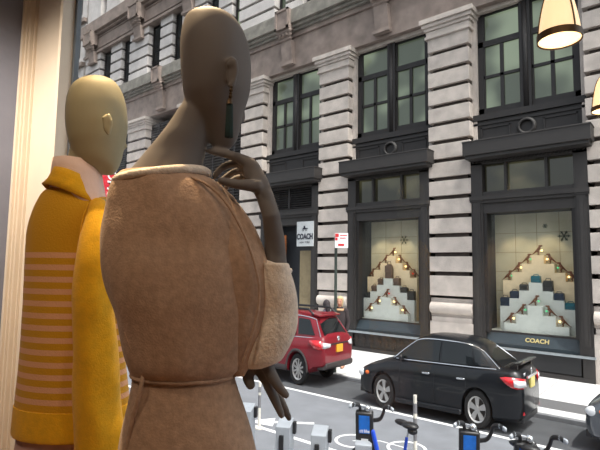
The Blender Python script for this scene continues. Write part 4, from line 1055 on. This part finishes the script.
# sweater body (continuous tunic with waist seam)
bm=NB()
rows_loft(bm,[(174,124,203,.82),(179,119,212,.80),(186,115,222,.78),(198,111.5,232,.76),(212,109,242,.74),(228,106.5,247,.74),(245,105,250,.74),(262,105,255,.76),(280,107,256,.78),(300,111,256,.8),(320,116.5,254,.8),(340,122.5,252,.8),(355,127,249,.8),(366,130.5,246,.78),(372,132,240,.74),(377,133.5,235,.70)],DA,n=72,k=5,fold=.018,seed=3)
sw=obj('sweater_bodice',bm,knit,ma)
# tapering cowl fold and seam
bm=NB()
rows_loft(bm,[(371,133,233,.74),(380,133,234.5,.72),(392,130.5,238,.72),(410,126.5,244.5,.72),(430,122.5,251,.72),(455,118,258,.72),(490,112,266,.72),(525,108,270,.72)],DA,n=72,k=5,fold=.008,seed=9)
obj('sweater_skirt',bm,knit,ma)
bm=NB()
ring=[]
for j in range(64):
    t=2*PI*j/64; c=px(162.5,178,DA); hw=43*K
    p=c+RH*math.cos(t)*hw+FH*math.sin(t)*hw*.85; p.z+= .017*math.cos(t)-.004*(1-abs(math.cos(t)))*(-math.sin(t)); ring.append(p)
ring.append(ring[0]); ring.append(ring[1])
chain(bm,ring,.0155,10,caps=False,flat=.8,flatdir=Vector((0,0,1)))
bmesh.ops.transform(bm,matrix=Matrix.Identity(4),verts=bm.verts)
obj('neckband',bm,knitl,ma)
bm=NB(); ring=[]
for j in range(66):
    t=2*PI*j/64; c=px(184,374,DA); hw=51.2*K
    p=c+RH*math.cos(t)*hw+FH*math.sin(t)*hw*.75; ring.append(p)
chain(bm,ring,.0055,8,caps=False); obj('waist_seam',bm,knit,ma)
# drape folds running to the waist
bm=NB()
def fold(pts,r,D0=DA):
    P=smooth_pts([tuple(px(x,y,d))+(q,) for (x,y,d),q in zip(pts,r)],5); chain(bm,[p[:3] for p in P],[p[3] for p in P],10,flat=.5,flatdir=FH)
fold([(114,280,1.24),(122,315,1.215),(131,345,1.205),(143,372,1.21)],[.003,.006,.007,.005])
fold([(172,290,1.155),(160,325,1.165),(150,352,1.18),(143,373,1.20)],[.003,.005,.006,.004])
fold([(143,374,1.21),(140,392,1.20),(132,420,1.21),(126,450,1.215)],[.005,.006,.006,.005])
obj('drape_fold',bm,knit,ma)
# dolman sleeve with raised elbow (right) : seam to outer edge
bm=NB()
rows_loft(bm,[(175,182,206,.8,.0),(184,186,221,.85,0),(196,190,234,.9,-.005),(210,194,245,.9,-.01),(225,197,253.5,.9,-.015),(240,199,260,.85,-.02),(255,201,265.5,.85,-.025),(270,203,270,.8,-.03),(285,206,272.5,.8,-.03),(300,209,272,.8,-.03),(315,213,269.5,.8,-.03),(330,217,265.5,.8,-.03),(345,221,259,.8,-.025),(357,225,253,.8,-.02),(367,229,248.5,.75,-.02),(374,232,245,.65,-.02)],DA,n=56,k=5,fold=.014,seed=21)
obj('sleeve',bm,knit,ma)
# cuff and terry front of the sleeve, street light painted in as paleness
bm=NB()
rows_loft(bm,[(263,263,288,1.1,-.03),(265,262,289.5,1.1,-.03),(273,260,291,1.05,-.025),(283,257,294,.95,-.02),(297,253,297,.85,-.01),(312,249,297.5,.8,.0),(327,246,296.5,.8,.0),(341,243,292,.8,.0),(352,241,286,.75,0),(361,241,279,.7,0),(368,243,262,.6,0)],DA-.01,n=48,k=5,fold=.012,seed=33)
obj('sleeve_front',bm,knitl,ma)
bm=NB(); ring=[]
for j in range(50):
    t=2*PI*j/48; c=px(276.5,266,DA+.0); hw=13.2*K
    p=c+RH*math.cos(t)*hw+FH*math.sin(t)*hw*1.05-FH*.01; p.z-=.012*math.cos(t); ring.append(p)
chain(bm,ring,.008,8,caps=False); obj('cuff_band',bm,knitl,ma)
bm=NB(); 
P=smooth_pts([tuple(px(x,y,d)) for x,y,d in ((186,176,1.22),(206,184,1.20),(224,200,1.19),(240,226,1.19),(252,255,1.195),(259,285,1.20),(258,310,1.20),(252,335,1.20),(243,362,1.21))],6); chain(bm,P,.0035,6); obj('sleeve_seam',bm,knit,ma)

# ---------------- yellow jacket mannequin
DB=1.9; KB=DB/FPX
def qx(x,y,D=DB): return dep(x,y,D)
zz=lambda y: qx(60,y).z
STR1=zz(247); STRP=(zz(252)-zz(252+11.4)); STR0=STR1-13*STRP
stripe=stripe_mat()
mb=thing('mannequin','olive mannequin in mustard striped knit jacket standing by the cream window jamb','mannequin',dep(70,400,DB)); mb.location.z=FZ
bm=NB()
rows_loft(bm,[(77,95,102,.9),(78.5,89,109,.9),(82,81.5,115.5,.95),(88,75,119.8),(96,70.8,122.8),(105,68.8,124.8),(115,68,125.8),(125,68,126),(134,69,125),(142,70.5,123.6),(150,72.5,122,.95),(158,75,120.6,.9),(165,79,118.6,.8),(170,88,116.6,.6),(174,98,114,.45),(175.5,104,112,.35)],DB,ratio=1.0,k=3,n=36)
chain(bm,[qx(121,138,1.93),qx(124.8,147,1.935),qx(121,150,1.935)],[.010,.012,.008],10)
chain(bm,[qx(119,157,1.92),qx(119,161,1.92)],[.010,.008],8)
for (a,b,r0,r1) in (((105.5,117),(109,115.5),.009,.009),((109,115.5),(111,123),.009,.009),((111,123),(108.5,134),.009,.008),((105,118),(106,130),.012,.010)): chain(bm,[qx(*a,DB-.118),qx(*b,DB-.118)],[r0,r1],10)
rows_loft(bm,[(140,73,108,.9),(155,70,104,.9),(170,66,98,.9),(185,62,92,.8),(198,55,94,.65),(215,48,100,.55),(260,42,106,.55),(330,44,102,.6),(400,40,106,.6),(450,38,110,.6),(500,38,110,.6)],DB,k=3,n=32)
chain(bm,[qx(100,212,1.86),qx(95,280,1.82),qx(96,350,1.82),qx(103,420,1.80),qx(112,480,1.78)],[.055,.048,.042,.034,.026],16)
def fing2(pts,rad):
    P=smooth_pts([tuple(qx(*p))+(r,) for p,r in zip(pts,rad)],4); chain(bm,[q[:3] for q in P],[q[3] for q in P],10)
chain(bm,[qx(112,480,1.78),qx(114,500,1.78)],[.026,.030],12)
for i,(dx,L_) in enumerate(((-5,30),(-1,36),(3,34),(6.5,27))): fing2([(114+dx,500,1.78),(115+dx*1.2,500+L_*.6,1.78),(114+dx*1.2,500+L_,1.79)],[.013,.011,.008])
fing2([(108,490,1.76),(103,502,1.75),(104,516,1.75)],[.014,.012,.009])
chain(bm,[qx(48,215,1.96),qx(36,300,2.0),qx(34,370,2.0),qx(38,440,1.98),qx(40,480,1.97)],[.055,.045,.040,.032,.026],14)
for i in range(4): fing2([(36+i*3.5,485,1.97),(36+i*3.6,505,1.97),(37+i*3.5,520,1.97)],[.013,.011,.008])
fing2([(47,486,1.96),(51,498,1.96),(50,508,1.96)],[.013,.011,.009])
for s in (-1,1):
    a=qx(74+s*17,500,DB); chain(bm,[a,(a.x,a.y,2.6),(a.x,a.y,FZ+.1)],[.075,.05,.034],14); chain(bm,[(a.x,a.y,FZ+.045),Vector((a.x,a.y,FZ+.035))+FH*.16],[.035,.028],12)
body=obj('body',bm,skinB,mb); remesh(body,.006,5)
bx=qx(74,500,DB); bm=NB(); lathe(bm,[(.0005,FZ),(.22,FZ),(.22,FZ+.012),(.0005,FZ+.014)],32,c=(bx.x,bx.y,0)); obj('base_plate',bm,standm,mb,smooth=True,auto=.5)
# shirt collar standing inside the knit collar
bm=NB(); n=40; rings=[]
for (cx,cy,hw,tl,ra) in ((77,160,22.5,-.010,.85),(77.5,168,24,-.03,.85),(79.5,182,27.5,-.09,.85),(82,196,30,-.12,.8)):
    c=qx(cx,cy); r=[]
    for j in range(n):
        t=2*PI*j/n; p=c+RH*math.cos(t)*hw*KB+FH*math.sin(t)*hw*KB*ra; p.z+=tl*max(0,math.cos(t)); r.append(p)
    rings.append(r)
loft(bm,rings,False,False); o=obj('shirt_collar',bm,shirt,mb,smooth=True); shell_close(o,.006)
bm=NB(); rings=[]
for (cx,cy,hw,tl,ra) in ((74.5,177,19.5,-.022,.95),(74.5,183,21.5,-.028,.95),(74,190,24.5,-.032,.92),(73,197,29,-.04,.85)):
    c=qx(cx,cy,DB-.02); r=[]
    for j in range(n):
        t=2*PI*j/n; p=c+RH*math.cos(t)*hw*KB+FH*math.sin(t)*hw*KB*ra; p.z+=tl*math.cos(t)+(.02 if math.sin(t)<0 else 0)*abs(math.sin(t)); r.append(p)
    rings.append(r)
loft(bm,rings,False,False); o=obj('knit_collar',bm,yel,mb,smooth=True); shell_close(o,.012)
bm=NB()
rows_loft(bm,[(190,50,98,.85),(194,44.5,103,.8),(201,40.5,108,.76),(212,36,113,.74),(228,31.5,117,.72),(250,29,119,.7),(280,27.5,120,.7),(320,25.5,122,.7),(360,22.5,124,.7),(400,19,128,.7),(428,16,131,.7)],DB,n=64,k=5,fold=.006,seed=5)
obj('jacket_back',bm,stripe,mb)
bm=NB(); rows_loft(bm,[(402,18.2,128.6,.72),(408,17.5,129.5,.72),(426,15.2,131.6,.72),(430,15.5,131.2,.71)],DB,n=64,k=4,fold=.005,seed=5,shift=0)
obj('jacket_hem',bm,yel,mb)
bm=NB()
P=smooth_pts([tuple(qx(x,y,d))+(r*KB,) for x,y,d,r in ((98,207,1.84,9),(101,222,1.80,15),(98,250,1.775,18.5),(94,285,1.76,18),(94,320,1.76,18.5),(96,355,1.755,19.5),(97,390,1.75,20.5),(99,425,1.745,21.5),(101,460,1.74,22))],6)
chain(bm,[p[:3] for p in P],[p[3] for p in P],28)
for v in bm.verts:
    f=noise.noise(Vector((v.co.x*14,v.co.y*14,v.co.z*8)))*.010; v.co+=RH*f-FH*f
obj('sleeve',bm,yel,mb)
bm=NB()
P=smooth_pts([tuple(qx(x,y,d))+(r*KB,) for x,y,d,r in ((50,208,1.95,10),(42,235,1.97,14),(37,300,2.0,13),(34,370,2.0,13),(36,425,1.98,13))],5)
chain(bm,[p[:3] for p in P],[p[3] for p in P],20); obj('sleeve',bm,yel,mb)
bm=NB()
rows_loft(bm,[(424,19,122,.66),(440,18,124,.66),(470,14,128,.66),(520,6,134,.66),(560,0,138,.66)],DB,n=72,k=4,fold=.016,seed=14)
obj('skirt',bm,lilac,mb)
bm=NB(); P=smooth_pts([tuple(qx(x,y,d)) for x,y,d in ((88,203,1.79),(82,222,1.765),(79,250,1.755),(77.5,300,1.75),(77.5,380,1.745),(77,440,1.74))],5); chain(bm,P,.0025,6); obj('sleeve_seam',bm,yel,mb)

# ================================================================== LIGHT
w=bpy.data.worlds.new('world'); S.world=w; w.use_nodes=True; n=w.node_tree.nodes; l=w.node_tree.links
sky=n.new('ShaderNodeTexSky'); sky.sky_type='NISHITA'; sky.sun_disc=False; sky.sun_elevation=math.radians(52); sky.sun_rotation=math.radians(110); sky.air_density=1.2; sky.dust_density=3.5
hs=n.new('ShaderNodeHueSaturation'); hs.inputs['Saturation'].default_value=.35
l.new(sky.outputs[0],hs.inputs['Color']); l.new(hs.outputs[0],n['Background'].inputs['Color']); n['Background'].inputs['Strength'].default_value=.30
sd_=bpy.data.lights.new('sun','SUN'); sd_.energy=4.2; sd_.angle=.03; sd_.color=(1,.96,.9)
so=bpy.data.objects.new('sun',sd_); COL.objects.link(so); so.rotation_euler=Vector((.36,-.13,.92)).to_track_quat('Z','Y').to_euler()
def spot(loc,tgt,e,ang,col=(1,.72,.42),r=.05,blend=.5):
    d=bpy.data.lights.new('track_spot','SPOT'); d.energy=e; d.spot_size=math.radians(ang); d.spot_blend=blend; d.color=col; d.shadow_soft_size=r
    o=bpy.data.objects.new('track_spot',d); COL.objects.link(o); o.location=loc; o.rotation_euler=(Vector(loc)-Vector(tgt)).to_track_quat('Z','Y').to_euler()
hA=dep(205,60,DA); hB=dep(95,120,DB)
spot(hA-RH*.75+FH*.4+Vector((0,0,2.3)),hA-RH*.05+Vector((0,0,-.22)),700,34)
spot(hB+Vector((-.1,.5,2.3)),hB+Vector((.1,0,-.4)),480,50)
spot((-4.9,-.4,6.6),(-5.7,2.2,4.1),600,95,col=(1,.90,.78),blend=1)
spot(dep(110,420,1.2)+Vector((.2,-.6,2.6)),dep(60,330,DB),30,40)
# shop interior general light
for (x,y) in ((-5.6,-.8),(-1.2,-1.8),(1.0,-1.8),(2.6,-.6)):
    spot((x,y,CZ-.15),(x-.4,y+1.6,FZ+1),125,150,col=(1,.76,.55),r=.012,blend=1)
# display window spots
for xc in (-5.15,-11.3):
    for dx in (-.8,.8):
        spot((xc+dx,F+.55,6.1),(xc+dx*.3,F+1.1,2.6),95,80,col=(1,.80,.52),r=.06)
spot((-16.2,F+.6,6.0),(-16.4,F+1,2.0),30,90)
vs=S.view_settings; vs.view_transform='Standard'; vs.look='None'; vs.gamma=1; vs.use_curve_mapping=False; vs.exposure=0.0
